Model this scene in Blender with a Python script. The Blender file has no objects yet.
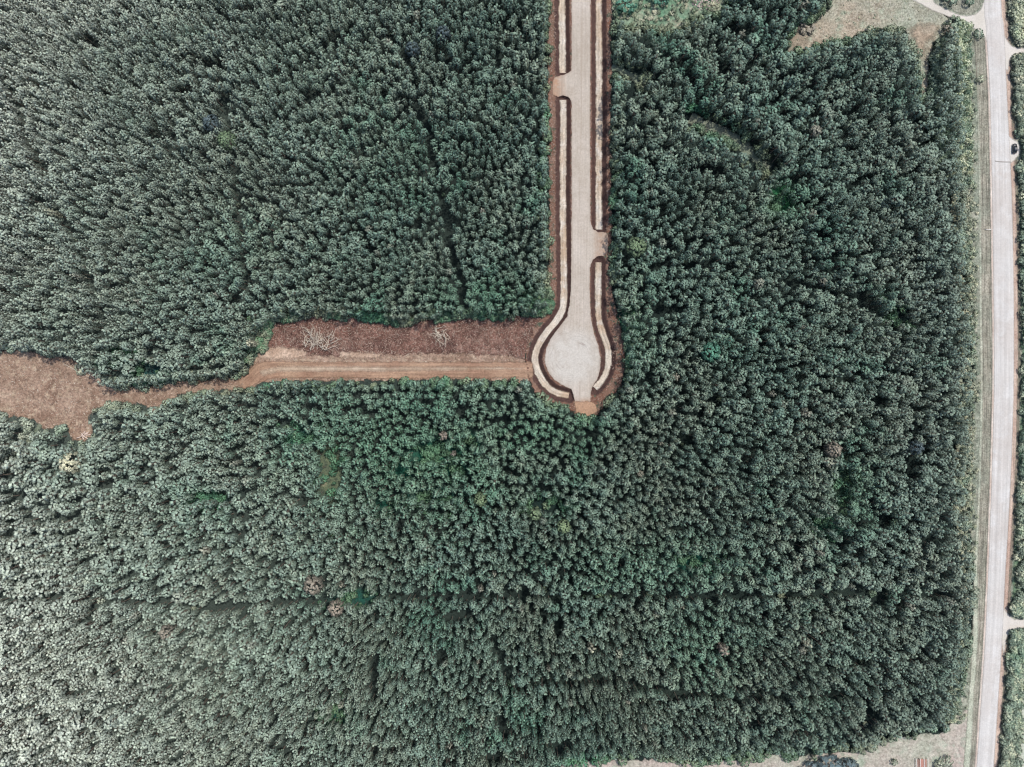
import bpy, math, random
import numpy as np
from mathutils import Vector, Matrix
random.seed(7)
rng = np.random.default_rng(7)
SC = bpy.context.scene
COL = SC.collection
H = 307.0                      # camera height, metres
S = 460.5 / 1024.0             # metres of ground per photo pixel
def wx(px): return (px - 512.0) * S
def wy(py): return (383.5 - py) * S
def W(pts): return np.array([(wx(a), wy(b)) for a, b in pts], float)

# ------------------------------------------------------------------ tagging
def tag(o, label=None, cat=None, group=None, kind=None):
    if label: o['label'] = label
    if cat: o['category'] = cat
    if group: o['group'] = group
    if kind: o['kind'] = kind
    return o
def mesh_obj(name, verts, faces, mat, parent=None, smooth=False):
    me = bpy.data.meshes.new(name)
    me.from_pydata([tuple(v) for v in verts], [], [tuple(f) for f in faces])
    me.materials.append(mat)
    if smooth: me.polygons.foreach_set('use_smooth', [True] * len(me.polygons))
    o = bpy.data.objects.new(name, me); COL.objects.link(o)
    if parent: o.parent = parent
    return o
def empty(name, loc, rz=0.0, scale=(1, 1, 1)):
    o = bpy.data.objects.new(name, None); COL.objects.link(o)
    o.location = loc; o.rotation_euler = (0, 0, rz); o.scale = scale
    o.empty_display_size = 0.3
    return o
def add_attr(o, name, vals):
    a = o.data.attributes.new(name, 'FLOAT', 'POINT')
    a.data.foreach_set('value', np.asarray(vals, np.float32).ravel())

# ------------------------------------------------------------------ 2-D fields
def vnoise(x, y, seed=0):
    xi = np.floor(x).astype(np.int64); yi = np.floor(y).astype(np.int64)
    fx = x - xi; fy = y - yi
    fx = fx * fx * (3 - 2 * fx); fy = fy * fy * (3 - 2 * fy)
    def h(a, b):
        n = (a * 374761393 + b * 668265263 + seed * 1442695041) & 0x7fffffff
        n = ((n ^ (n >> 13)) * 1274126177) & 0x7fffffff
        return ((n ^ (n >> 16)) & 0xffff) / 65535.0
    return (h(xi, yi) * (1 - fx) + h(xi + 1, yi) * fx) * (1 - fy) + (h(xi, yi + 1) * (1 - fx) + h(xi + 1, yi + 1) * fx) * fy
def fbm(x, y, sc, seed=0, oc=3):
    v = 0; a = .5; t = 0
    for i in range(oc):
        v = v + a * vnoise(x / sc * 2 ** i, y / sc * 2 ** i, seed + i * 17); t += a; a *= .5
    return v / t
def seg_dist(X, Y, pts, closed=False):
    P = np.asarray(pts, float); n = len(P)
    d = np.full(X.shape, 1e9)
    for i in range(n if closed else n - 1):
        a = P[i]; b = P[(i + 1) % n]; v = b - a; L = v @ v + 1e-12
        t = np.clip(((X - a[0]) * v[0] + (Y - a[1]) * v[1]) / L, 0, 1)
        d = np.minimum(d, (X - a[0] - t * v[0]) ** 2 + (Y - a[1] - t * v[1]) ** 2)
    return np.sqrt(d)
def inside(X, Y, pts):
    P = np.asarray(pts, float); n = len(P); r = np.zeros(X.shape, bool)
    for i in range(n):
        a = P[i]; b = P[(i + 1) % n]
        if a[1] == b[1]: continue
        r ^= ((a[1] > Y) != (b[1] > Y)) & (X < (b[0] - a[0]) * (Y - a[1]) / (b[1] - a[1]) + a[0])
    return r
def sdf(X, Y, pts):            # positive inside
    d = seg_dist(X, Y, pts, True)
    return np.where(inside(X, Y, pts), d, -d)
def smooth_line(pts, step=2.0):
    P = [np.array(p, float) for p in pts]
    P = [2 * P[0] - P[1]] + P + [2 * P[-1] - P[-2]]
    out = []
    for i in range(1, len(P) - 2):
        n = max(2, int(np.linalg.norm(P[i + 1] - P[i]) / step))
        for k in range(n):
            t = k / n
            out.append(.5 * ((2 * P[i]) + (-P[i - 1] + P[i + 1]) * t + (2 * P[i - 1] - 5 * P[i] + 4 * P[i + 1] - P[i + 2]) * t * t
                             + (-P[i - 1] + 3 * P[i] - 3 * P[i + 1] + P[i + 2]) * t ** 3))
    out.append(P[-2]); return np.array(out)

# ------------------------------------------------------------------ layout, photo pixels of the ground plane
P_WEST = [(-120, 352), (0, 350), (20, 347), (48, 355), (60, 354), (80, 360), (97, 370), (114, 387), (150, 386), (185, 380), (215, 378),
          (240, 376), (248, 368), (258, 352), (262, 336), (275, 323), (290, 317), (330, 315), (380, 318), (405, 323), (435, 319), (470, 314),
          (512, 317), (535, 316), (560, 300), (600, 330), (590, 412), (560, 404), (540, 395), (533, 382), (400, 381), (300, 382), (262, 384), (247, 390),
          (225, 391), (205, 392), (182, 396), (168, 404), (156, 413), (146, 408), (138, 404), (112, 405), (100, 409), (91, 418), (92, 428),
          (94, 437), (84, 443), (72, 441), (66, 427), (45, 429), (33, 422), (15, 417), (0, 415), (-120, 420)]
P_CORR = [(549, -120), (612, -120), (612, 60), (611, 150), (613, 220), (612, 290), (621, 325), (626, 350), (625, 374), (617, 393), (604, 406), (598, 416),
          (586, 419), (575, 415), (565, 408), (548, 402), (534, 393), (526, 374), (525, 350), (532, 330), (547, 308), (549, 200), (547, 100)]
P_MEADOW = [(836, -120), (930, -120), (913, -4), (950, 18), (951, 28), (945, 37), (934, 41), (930, 60), (929, 90), (928, 118), (924, 118), (921, 85),
            (917, 60), (910, 45), (905, 30), (880, 30), (862, 33), (850, 42), (830, 42), (812, 48), (800, 52), (788, 54), (787, 42), (795, 28),
            (815, 18), (828, 8)]
P_GLADE = [(612, -120), (732, -120), (728, 0), (724, 18), (712, 15), (694, 18), (682, 30), (660, 32), (645, 27), (630, 28), (617, 22), (612, 10)]
P_EAST = [(925, -120), (915, -6), (955, 16), (956, 22), (960, 30), (964, 60), (965, 100), (965, 150), (965, 200), (965, 240), (970, 300), (973, 384), (970, 440), (966, 500),
          (973, 560), (975, 600), (971, 640), (962, 690), (952, 720), (945, 760), (940, 900), (1043, 900), (1043, -120)]
P_SOUTH = [(556, 900), (560, 765), (600, 759), (640, 758), (700, 762), (745, 759), (768, 753), (800, 756), (850, 750), (868, 749), (885, 739), (905, 736),
           (945, 731), (955, 715), (985, 700), (975, 900)]
LANE_NE = [(612, 66), (628, 74), (645, 86)]
LANE_NE2 = [(690, 118), (710, 128), (730, 136), (748, 150), (768, 170)]
SOFTPATH = [(40, 424), (32, 438), (18, 452), (-10, 466)]
LANES = [([(-80, 600), (0, 600), (100, 603), (160, 604), (205, 608), (300, 602), (340, 599), (400, 597), (500, 598), (640, 597), (740, 597), (800, 597), (850, 594), (905, 596), (962, 598)], 2.0),
         ([(512, 693), (540, 684), (590, 682), (625, 682), (655, 690), (700, 697), (760, 700), (850, 696)], 2.2),
         ([(380, 20), (395, 40), (408, 62), (417, 85), (422, 110), (428, 135), (433, 160), (440, 185)], 1.6),
         ([(440, 185), (447, 215), (451, 250), (459, 272), (464, 300), (468, 318)], 2.3),
         ([(225, 112), (235, 180), (238, 230), (243, 262), (245, 285), (230, 300)], 1.7),
         ([(0, 80), (10, 100), (22, 130), (32, 155), (45, 172)], 3.0),
         ([(50, 205), (70, 235), (85, 270), (95, 300), (97, 330)], 2.4),
         ([(352, 22), (320, 42), (300, 60), (270, 76)], 2.0),
         ([(512, 560), (555, 600), (560, 640)], 1.2), ([(118, 500), (160, 540), (200, 600)], 1.2),
         ([(790, 280), (860, 300), (905, 330)], 1.8), ([(760, 590), (830, 560), (870, 520)], 1.6),
         ([(640, 40), (690, 70), (700, 118)], 1.6), ([(650, 268), (700, 262), (740, 268)], 1.4),
         ([(373, 660), (374, 700)], 1.4), ([(495, 640), (505, 670), (512, 690)], 1.8)]
HOLES = [(8, 495, 12, 6), (4, 530, 8, 8), (205, 497, 17, 4), (66, 516, 12, 6), (901, 318, 12, 8), (866, 300, 9, 6), (545, 503, 14, 4), (552, 509, 8, 3), (330, 472, 11, 22),
         (432, 452, 17, 10), (425, 497, 9, 5), (303, 437, 13, 5), (455, 470, 7, 5), (398, 470, 6, 4), (470, 440, 6, 4), (385, 505, 7, 4), (300, 500, 6, 4), (283, 424, 8, 6), (354, 599, 15, 7), (336, 716, 7, 8), (292, 600, 9, 4), (308, 724, 8, 5), (781, 200, 9, 11),
         (845, 492, 8, 20), (828, 525, 9, 7), (150, 372, 17, 7), (208, 150, 0, 0), (213, 60, 8, 4), (222, 98, 5, 7), (84, 38, 7, 3), (245, 6, 6, 4),
         (712, 166, 9, 4), (911, 105, 5, 5), (915, 465, 8, 12), (890, 520, 8, 7), (885, 400, 7, 4), (695, 562, 14, 6), (686, 440, 6, 5), (718, 400, 5, 5), (464, 407, 6, 4), (475, 430, 6, 3),
         (560, 750, 10, 6), (495, 758, 9, 6), (640, 690, 8, 3), (838, 700, 8, 5), (872, 722, 7, 14), (880, 600, 10, 5), (268, 232, 5, 4), (310, 92, 8, 4), (212, 607, 9, 5),
         (12, 752, 7, 3), (100, 600, 10, 3), (865, 665, 7, 4), (820, 260, 10, 3)]
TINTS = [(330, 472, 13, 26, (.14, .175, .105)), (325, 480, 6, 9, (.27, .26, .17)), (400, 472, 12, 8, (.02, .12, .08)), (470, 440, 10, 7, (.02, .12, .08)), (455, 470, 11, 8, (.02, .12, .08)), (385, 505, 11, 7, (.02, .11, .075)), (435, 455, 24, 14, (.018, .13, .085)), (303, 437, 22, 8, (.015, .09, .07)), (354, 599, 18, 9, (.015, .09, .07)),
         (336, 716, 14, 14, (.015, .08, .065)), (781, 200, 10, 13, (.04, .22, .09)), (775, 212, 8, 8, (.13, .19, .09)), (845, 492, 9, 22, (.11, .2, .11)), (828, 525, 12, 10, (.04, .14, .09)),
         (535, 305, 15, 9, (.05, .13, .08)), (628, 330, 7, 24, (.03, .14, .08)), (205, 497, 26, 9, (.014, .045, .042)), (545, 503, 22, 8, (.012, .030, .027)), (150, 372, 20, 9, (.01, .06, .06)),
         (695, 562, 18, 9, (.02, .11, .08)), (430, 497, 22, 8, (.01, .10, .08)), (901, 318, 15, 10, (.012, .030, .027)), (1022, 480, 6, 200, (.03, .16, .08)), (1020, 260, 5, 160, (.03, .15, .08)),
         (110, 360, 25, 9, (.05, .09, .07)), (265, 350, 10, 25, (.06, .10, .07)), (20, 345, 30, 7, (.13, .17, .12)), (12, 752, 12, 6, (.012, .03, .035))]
ROADS_L = [(984, -120), (983, 0), (985, 30), (989, 100), (991, 192), (992.5, 290), (993, 384), (990.5, 480), (987, 576), (984, 640), (980, 700), (975.5, 767), (965, 900)]
ROADS_R = [(1003, -120), (1003, 0), (1006, 30), (1009, 100), (1013.5, 192), (1015.5, 290), (1015.5, 384), (1012.5, 480), (1007, 576), (1004, 640), (1000, 700), (995.5, 767), (986, 900)]
DITCHES = [([(562, -120), (562, 0), (562.5, 40), (563, 72)], 3.3), ([(563.5, 99), (563, 192), (563.8, 260), (564, 298), (562, 311), (556, 321), (547, 332), (539, 344), (535.3, 355), (536, 366), (541, 378), (549, 388), (558, 393), (569, 395.5)], 3.2),
           ([(599, -120), (599, 0), (599.3, 100), (599, 229)], 3.2), ([(598.5, 262), (598.5, 300), (599.5, 320), (603, 333), (607, 345), (608.8, 358), (607, 370), (602, 380), (595, 388)], 3.1)]
DITCH_W = [(W(smooth_line(p, 4)), hw * S) for p, hw in DITCHES]

def ditch_d(x, y):
    d = np.full(x.shape, 1e9)
    for P, hw in DITCH_W: d = np.minimum(d, seg_dist(x, y, P) - hw)
    return d
def clear_sd(px, py):          # >0 where there is no forest
    r = np.full(px.shape, -1e9)
    for P in (P_WEST, P_CORR, P_MEADOW, P_GLADE, P_EAST, P_SOUTH): r = np.maximum(r, sdf(px, py, P))
    for L, hw in ((LANE_NE, 5), (LANE_NE2, 6), (SOFTPATH, 3)): r = np.maximum(r, hw - seg_dist(px, py, L))
    return r
def lane_sd(px, py):
    r = np.full(px.shape, -1e9)
    wv = .70 + .65 * fbm(px, py, 18, 61, 2)
    px, py = px + 5 * (fbm(px, py, 12, 71, 3) - .5), py + 5 * (fbm(px, py, 12, 73, 3) - .5)
    for L, hw in LANES: r = np.maximum(r, (hw + 2.4) * wv - 2.4 - seg_dist(px, py, smooth_line(L, 10)))
    for cx, cy, rx, ry in HOLES:
        if rx: r = np.maximum(r, (1 - np.sqrt(((px - cx) / rx) ** 2 + ((py - cy) / ry) ** 2)) * min(rx, ry))
    return r

# ------------------------------------------------------------------ node helpers
class N:
    def __init__(s, name):
        s.m = bpy.data.materials.new(name); s.m.use_nodes = True; s.t = s.m.node_tree; s.t.nodes.clear()
        s.out = s.t.nodes.new('ShaderNodeOutputMaterial')
    def n(s, t, **k):
        nd = s.t.nodes.new('ShaderNode' + t)
        for a, b in k.items(): setattr(nd, a, b)
        return nd
    def put(s, sock, v):
        if hasattr(v, 'is_linked') or isinstance(v, bpy.types.NodeSocket): s.t.links.new(v, sock)
        elif isinstance(v, (tuple, list)) and sock.type == 'RGBA': sock.default_value = (*v[:3], 1)
        else: sock.default_value = v
    def math(s, op, a, b=0.0, c=None, clamp=False):
        nd = s.n('Math', operation=op, use_clamp=clamp); s.put(nd.inputs[0], a); s.put(nd.inputs[1], b)
        if c is not None: s.put(nd.inputs[2], c)
        return nd.outputs[0]
    def mix(s, f, a, b, mode='MIX'):
        nd = s.n('Mix', data_type='RGBA', blend_type=mode); s.put(nd.inputs[0], f); s.put(nd.inputs[6], a); s.put(nd.inputs[7], b)
        return nd.outputs[2]
    def ramp(s, v, lo, hi, a=0.0, b=1.0):
        nd = s.n('MapRange'); s.put(nd.inputs[0], v)
        for i, q in zip((1, 2, 3, 4), (lo, hi, a, b)): s.put(nd.inputs[i], q)
        return nd.outputs[0]
    def noise(s, sc, det=3.0, rough=.6, vec=None, scale3=None, off=0.0):
        nd = s.n('TexNoise'); nd.inputs['Scale'].default_value = sc; nd.inputs['Detail'].default_value = det; nd.inputs['Roughness'].default_value = rough
        if vec is None: vec = s.n('NewGeometry').outputs['Position']
        mp = s.n('Mapping'); s.put(mp.inputs[0], vec); mp.inputs['Location'].default_value = (off, off * .7, off * .3)
        if scale3: mp.inputs['Scale'].default_value = scale3
        s.put(nd.inputs['Vector'], mp.outputs[0]); return nd.outputs[0]
    def attr(s, name):
        return s.n('Attribute', attribute_name=name)
    def bsdf(s, col, rough=.9, spec=.2, bump=None, bs=.3, dist=.1):
        b = s.n('BsdfPrincipled'); s.put(b.inputs['Base Color'], col); s.put(b.inputs['Roughness'], rough); b.inputs['Specular IOR Level'].default_value = spec
        if bump is not None:
            bp = s.n('Bump'); bp.inputs['Strength'].default_value = bs; bp.inputs['Distance'].default_value = dist; s.put(bp.inputs['Height'], bump); s.put(b.inputs['Normal'], bp.outputs[0])
        return b.outputs[0]
    def done(s, sh): s.t.links.new(sh, s.out.inputs[0]); return s.m
    def cut(s, sh, alpha):     # ragged sheet edge
        mx = s.n('MixShader'); tr = s.n('BsdfTransparent'); s.put(mx.inputs[0], alpha); s.t.links.new(tr.outputs[0], mx.inputs[1]); s.t.links.new(sh, mx.inputs[2])
        return s.done(mx.outputs[0])

def soil_mat(name, cols, edge=2.5, edge_noise=5.0, fine=1.6, coarse=.06, speck=None, speck_t=.62, edge_sc=.22, streak=None, bump=.4, grain=.45, soft=.4):
    """cols: two or three base colours mixed by large noise; 'sd' drives a ragged edge"""
    m = N(name)
    c = m.mix(m.ramp(m.noise(coarse, 4, .6, off=3), .38, .62), cols[0], cols[1])
    if len(cols) > 2: c = m.mix(m.ramp(m.noise(coarse * 3, 5, .7, off=31), .5, .66), c, cols[2])
    f = m.noise(fine, 6, .75, off=11)
    c = m.mix(1.0, c, m.mix(m.ramp(f, .32, .68), (1 - grain * 1.25,) * 3, (1 + grain * 1.25,) * 3), 'MULTIPLY')
    c = m.mix(1.0, c, m.mix(m.ramp(m.noise(.32, 5, .7, off=201), .35, .65), (1 - grain * .4, 1 - grain * .45, 1 - grain * .5), (1 + grain * .4,) * 3), 'MULTIPLY')
    if streak is not None:     # along-road streaks from u, v
        cv = m.n('CombineXYZ'); m.put(cv.inputs[0], m.attr('u').outputs['Fac']); m.put(cv.inputs[1], m.attr('v').outputs['Fac'])
        st = m.noise(1.0, 4, .65, vec=cv.outputs[0], scale3=(streak[0], streak[1], 1))
        c = m.mix(1.0, c, m.mix(m.ramp(st, .32, .68), (1 - streak[2],) * 3, (1 + streak[2],) * 3), 'MULTIPLY')
    if speck is not None:
        c = m.mix(m.ramp(m.noise(fine * 1.4, 2, .6, off=57), speck_t, speck_t + .06), c, speck)
    sh = m.bsdf(c, bump=f, bs=bump, dist=.25)
    if edge is None: return m.done(sh)
    e = m.math('ADD', m.attr('sd').outputs['Fac'], m.math('MULTIPLY', m.math('SUBTRACT', m.noise(edge_sc, 6, .7, off=77), .5), edge_noise))
    return m.cut(sh, m.ramp(e, edge - soft, edge + soft))

# ------------------------------------------------------------------ ground
def sheet(name, poly_px, z, mat, res=1.0, grow=4.0, zfun=None, extra=None, clip_sd=None):
    P = W(poly_px); x0, y0 = P.min(0) - grow; x1, y1 = P.max(0) + grow
    xs = np.arange(x0, x1 + res, res); ys = np.arange(y0, y1 + res, res)
    X, Y = np.meshgrid(xs, ys); sd = sdf(X, Y, P)
    if clip_sd is not None: sd = np.minimum(sd, clip_sd(X, Y))
    keep = sd > -grow
    kf = keep[:-1, :-1] & keep[1:, :-1] & keep[:-1, 1:] & keep[1:, 1:]
    ny, nx = X.shape; idx = np.arange(nx * ny).reshape(ny, nx)
    F = np.stack([idx[:-1, :-1][kf], idx[:-1, 1:][kf], idx[1:, 1:][kf], idx[1:, :-1][kf]], 1)
    used = np.unique(F); re = np.full(nx * ny, -1); re[used] = np.arange(len(used)); F = re[F]
    xv = X.ravel()[used]; yv = Y.ravel()[used]
    zv = np.full(len(used), z) if zfun is None else zfun(xv, yv) + z
    o = fast_mesh(name, np.stack([xv, yv, zv], 1), F, mat)
    add_attr(o, 'sd', sd.ravel()[used])
    for k, fn in (extra or {}).items(): add_attr(o, k, fn(xv, yv))
    return tag(o, kind='structure')
def fast_mesh(name, V, F, mat, smooth=True):
    me = bpy.data.meshes.new(name); nv = len(V); nf = len(F); k = F.shape[1]
    me.vertices.add(nv); me.vertices.foreach_set('co', np.asarray(V, np.float32).ravel())
    me.loops.add(nf * k); me.loops.foreach_set('vertex_index', F.ravel().astype(np.int32))
    me.polygons.add(nf); me.polygons.foreach_set('loop_start', np.arange(0, nf * k, k, dtype=np.int32))
    me.polygons.foreach_set('loop_total', np.full(nf, k, np.int32)); me.polygons.foreach_set('use_smooth', np.full(nf, smooth))
    me.update(calc_edges=True); me.validate(); me.materials.append(mat)
    o = bpy.data.objects.new(name, me); COL.objects.link(o); return o
def ribbon(name, Lp, Rp, z, mat, na=12, jit=.0, seed=1, step=3.0, ends=False):
    L = W(smooth_line(Lp, step)); R = W(smooth_line(Rp, step)); n = min(len(L), len(R))
    def rs(P, n):
        d = np.r_[0, np.cumsum(np.linalg.norm(np.diff(P, axis=0), axis=1))]; t = np.linspace(0, d[-1], n)
        return np.stack([np.interp(t, d, P[:, 0]), np.interp(t, d, P[:, 1])], 1)
    n = max(len(L), len(R)); L = rs(L, n); R = rs(R, n)
    C = (L + R) / 2; v = np.r_[0, np.cumsum(np.linalg.norm(np.diff(C, axis=0), axis=1))]
    V = []; U = []; VV = []; SD = []
    w = np.linalg.norm(R - L, axis=1)
    jl = (fbm(v, v * 0, 2.2, seed, 4) - .5) * jit; jr = (fbm(v, v * 0 + 50, 2.2, seed + 5, 4) - .5) * jit
    for i in range(n):
        dirn = (R[i] - L[i]) / w[i]
        a = L[i] + dirn * jl[i]; b = R[i] + dirn * jr[i]
        for k in range(na + 1):
            t = k / na; p = a + (b - a) * t; zz = z(t) if callable(z) else z
            V.append((p[0], p[1], zz)); U.append(t * w[i]); VV.append(v[i]); SD.append(min(t * w[i], (1 - t) * w[i], v[i] + (0 if ends else 99), v[-1] - v[i] + (0 if ends else 99)))
    F = [(i * (na + 1) + k, i * (na + 1) + k + 1, (i + 1) * (na + 1) + k + 1, (i + 1) * (na + 1) + k) for i in range(n - 1) for k in range(na)]
    F = np.array(F)
    # keep faces upward
    a, b, c = (np.array(V)[F[0][j]] for j in (0, 1, 2))
    if np.cross(b - a, c - a)[2] < 0: F = F[:, ::-1]
    o = fast_mesh(name, np.array(V), F, mat)
    add_attr(o, 'u', U); add_attr(o, 'v', VV); add_attr(o, 'sd', SD)
    return tag(o, kind='structure')
def offset_line(pts, hw):
    P = smooth_line(pts, 3); T = np.gradient(P, axis=0); T /= np.linalg.norm(T, axis=1)[:, None]
    Nn = np.stack([-T[:, 1], T[:, 0]], 1); return P + Nn * hw, P - Nn * hw

def ground_mat():
    m = N('forest_floor')
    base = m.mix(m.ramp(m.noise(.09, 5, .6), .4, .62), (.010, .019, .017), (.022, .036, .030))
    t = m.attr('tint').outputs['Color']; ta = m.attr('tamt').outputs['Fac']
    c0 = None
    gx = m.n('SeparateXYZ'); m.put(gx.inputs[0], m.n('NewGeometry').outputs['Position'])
    base = m.mix(m.ramp(gx.outputs[0], 20, -220, 0, .8), base, (.085, .11, .095))  # floor lightened westward, haze painted into the colour
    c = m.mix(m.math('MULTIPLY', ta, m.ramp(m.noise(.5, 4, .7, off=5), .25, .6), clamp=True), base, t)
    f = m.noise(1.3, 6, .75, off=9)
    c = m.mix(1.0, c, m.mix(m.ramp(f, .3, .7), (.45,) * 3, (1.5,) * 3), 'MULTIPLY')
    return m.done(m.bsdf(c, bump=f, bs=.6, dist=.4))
def build_ground():
    def axis(lo, hi, res):
        mid = np.arange(lo, hi + res, res); g = [8.0]
        while sum(g) < 6500: g.append(g[-1] * 1.5)
        c = np.cumsum(g); return np.r_[(mid[0] - c)[::-1], mid, mid[-1] + c]
    xs = axis(-270, 275, 1.1); ys = axis(-215, 215, 1.1)
    X, Y = np.meshgrid(xs, ys); ny, nx = X.shape
    Z = -.06 - .35 * fbm(X, Y, 9, 3)
    near = (np.abs(X) < 300) & (np.abs(Y) < 300)
    sd = np.full(X.shape, -50.0); sd[near] = sdf(X[near], Y[near], W(P_CORR))
    dd = np.full(X.shape, 50.0); kk = sd > -4; dd[kk] = ditch_d(X[kk], Y[kk]); Z = np.where(dd < 2.6, np.minimum(Z, -1.9), Z)
    idx = np.arange(nx * ny).reshape(ny, nx)
    F = np.stack([idx[:-1, :-1], idx[:-1, 1:], idx[1:, 1:], idx[1:, :-1]], -1).reshape(-1, 4)
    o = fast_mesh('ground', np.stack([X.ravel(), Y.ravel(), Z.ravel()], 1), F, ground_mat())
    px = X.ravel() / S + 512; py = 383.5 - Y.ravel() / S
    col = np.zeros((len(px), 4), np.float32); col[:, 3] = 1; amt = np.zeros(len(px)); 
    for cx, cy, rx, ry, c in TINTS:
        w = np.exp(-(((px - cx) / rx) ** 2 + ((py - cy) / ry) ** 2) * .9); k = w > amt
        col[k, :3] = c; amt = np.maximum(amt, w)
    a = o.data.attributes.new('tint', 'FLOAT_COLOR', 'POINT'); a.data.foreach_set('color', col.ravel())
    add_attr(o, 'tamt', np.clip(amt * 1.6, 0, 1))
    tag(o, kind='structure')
build_ground()

DIRT = soil_mat('red_dirt', [(.31, .222, .168), (.215, .142, .104), (.39, .305, .225)], edge=.6, edge_noise=8, fine=1.1, coarse=.11, speck=(.52, .45, .37), speck_t=.63, grain=.42)
LITTER = soil_mat('brown_litter', [(.16, .085, .066), (.10, .055, .045), (.23, .145, .115)], edge=.4, edge_noise=7, fine=1.3, coarse=.09, speck=(.42, .33, .27), speck_t=.60, grain=.6, edge_sc=.3)
sheet('dirt_clearing', P_WEST, .02, DIRT, 1.1, 5, zfun=lambda x, y: np.where(ditch_d(x, y) < 2.4, -1.8, 0.0))
P_STRIP = [(258, 356), (262, 336), (275, 323), (290, 317), (330, 315), (380, 318), (405, 323), (435, 319), (470, 314), (512, 316), (533, 314), (545, 310), (540, 330), (531, 345), (529, 362),
           (505, 356), (450, 354), (400, 355), (350, 357), (305, 356), (280, 358)]
sheet('brush_strewn_strip', P_STRIP, .05, LITTER, 1.0, 4, zfun=lambda x, y: np.where(ditch_d(x, y) < 2.4, -1.8, 0.0))
TRACKM = soil_mat('track_sand', [(.36, .245, .17), (.29, .18, .125)], edge=.5, edge_noise=3.2, fine=1.2, coarse=.07, streak=(.9, .035, .30), grain=.25, edge_sc=.35)
ribbon('dirt_track', [(236, 381), (246, 372), (262, 361), (300, 361), (400, 361), (534, 361)], [(243, 391), (258, 384), (272, 380), (300, 379), (400, 379), (534, 379)], .08, TRACKM, 14, ends=True)
PALE = soil_mat('pale_wheel_sand', [(.58, .48, .375), (.44, .33, .24)], edge=.9, edge_noise=3.0, fine=1.2, coarse=.05, streak=(1.6, .03, .22), grain=.2, edge_sc=.25, soft=1.1)
LEDGE = soil_mat('ledge_sand', [(.52, .40, .31), (.38, .27, .20)], edge=1.0, edge_noise=5.0, fine=1.2, coarse=.2, grain=.35, edge_sc=.55, soft=.7)
ribbon('wheel_worn_centre', [(258, 370), (275, 366), (300, 365), (400, 366), (470, 366), (525, 367)], [(262, 377), (278, 373), (300, 372.5), (400, 372), (470, 371), (525, 370)], .11, PALE, 8, ends=True)
ribbon('scraped_ledge', [(256, 348), (280, 345), (308, 349)], [(258, 359), (285, 361), (310, 359)], .10, LEDGE, 6, ends=True)
ribbon('narrow_scraped_bank', [(338, 350), (365, 350), (384, 352)], [(338, 359), (365, 360), (384, 359)], .10, LEDGE, 5, ends=True)

# --- new road corridor: banks, ditches, road
ROADPOLY_L = [(571.5, -120), (571.5, 0), (571.5, 70), (569.5, 72.5), (563, 75), (553.5, 77.5), (552.5, 86), (552.8, 95), (558, 97), (563, 95.3), (568, 97), (571.5, 101.5), (571.5, 200), (571, 285), (569.5, 305), (567, 317), (559, 327), (551, 338),
              (546, 349), (544.5, 360), (547.5, 371), (554, 379.5), (563, 385.5), (571, 389), (574, 397), (575, 404)]
ROADPOLY_R = [(590.5, 404), (590.8, 394), (591.5, 388), (597, 380), (600.3, 369), (600.5, 357), (598, 345), (594, 333), (591, 318), (590, 300), (589.6, 285), (590, 268), (592.5, 260), (597, 256.5), (604, 255.5), (607.5, 252), (608, 236), (606, 232.5), (598, 232),
              (593, 229), (590.3, 221), (590.3, 100), (590.5, 0), (590.5, -120)]
ROADPOLY = ROADPOLY_L + ROADPOLY_R
RPW = W(ROADPOLY)
def corr_z(x, y):
    d = ditch_d(x, y); rs = sdf(x, y, RPW)
    t = np.clip(1 - d / 2.0, 0, 1); t = t * t * (3 - 2 * t)
    z = -1.15 * np.where(rs > 0, 0, t) + .10 * (fbm(x, y, 1.2, 8) - .5)
    return np.where(rs > -.1, np.minimum(z, 0), z)
def bank_mat():
    m = N('bank_soil')
    f = m.noise(1.4, 6, .75, off=11)
    lit = m.mix(m.ramp(m.noise(.12, 4, .6, off=3), .42, .6), (.17, .088, .062), (.22, .135, .10))
    lit = m.mix(m.ramp(m.noise(1.7, 3, .7, off=44), .57, .66), lit, (.38, .30, .25))
    lit = m.mix(m.ramp(m.noise(.35, 5, .7, off=91), .56, .62), lit, (.07, .085, .06))
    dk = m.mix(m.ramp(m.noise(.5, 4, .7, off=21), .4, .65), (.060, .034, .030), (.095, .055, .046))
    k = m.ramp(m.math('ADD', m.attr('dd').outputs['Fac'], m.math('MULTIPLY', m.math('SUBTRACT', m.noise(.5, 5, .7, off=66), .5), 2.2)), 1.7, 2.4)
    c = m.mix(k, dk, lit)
    c = m.mix(1.0, c, m.mix(m.ramp(f, .3, .7), (.6,) * 3, (1.4,) * 3), 'MULTIPLY')
    sh = m.bsdf(c, bump=f, bs=.6, dist=.3)
    e = m.math('ADD', m.attr('sd').outputs['Fac'], m.math('MULTIPLY', m.math('SUBTRACT', m.noise(.28, 6, .75, off=77), .5), 5.0))
    return m.cut(sh, m.ramp(e, .1, .8))
sheet('ditch_banks', P_CORR, .07, bank_mat(), .42, 2.5, zfun=corr_z, extra={'dd': ditch_d})
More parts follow.
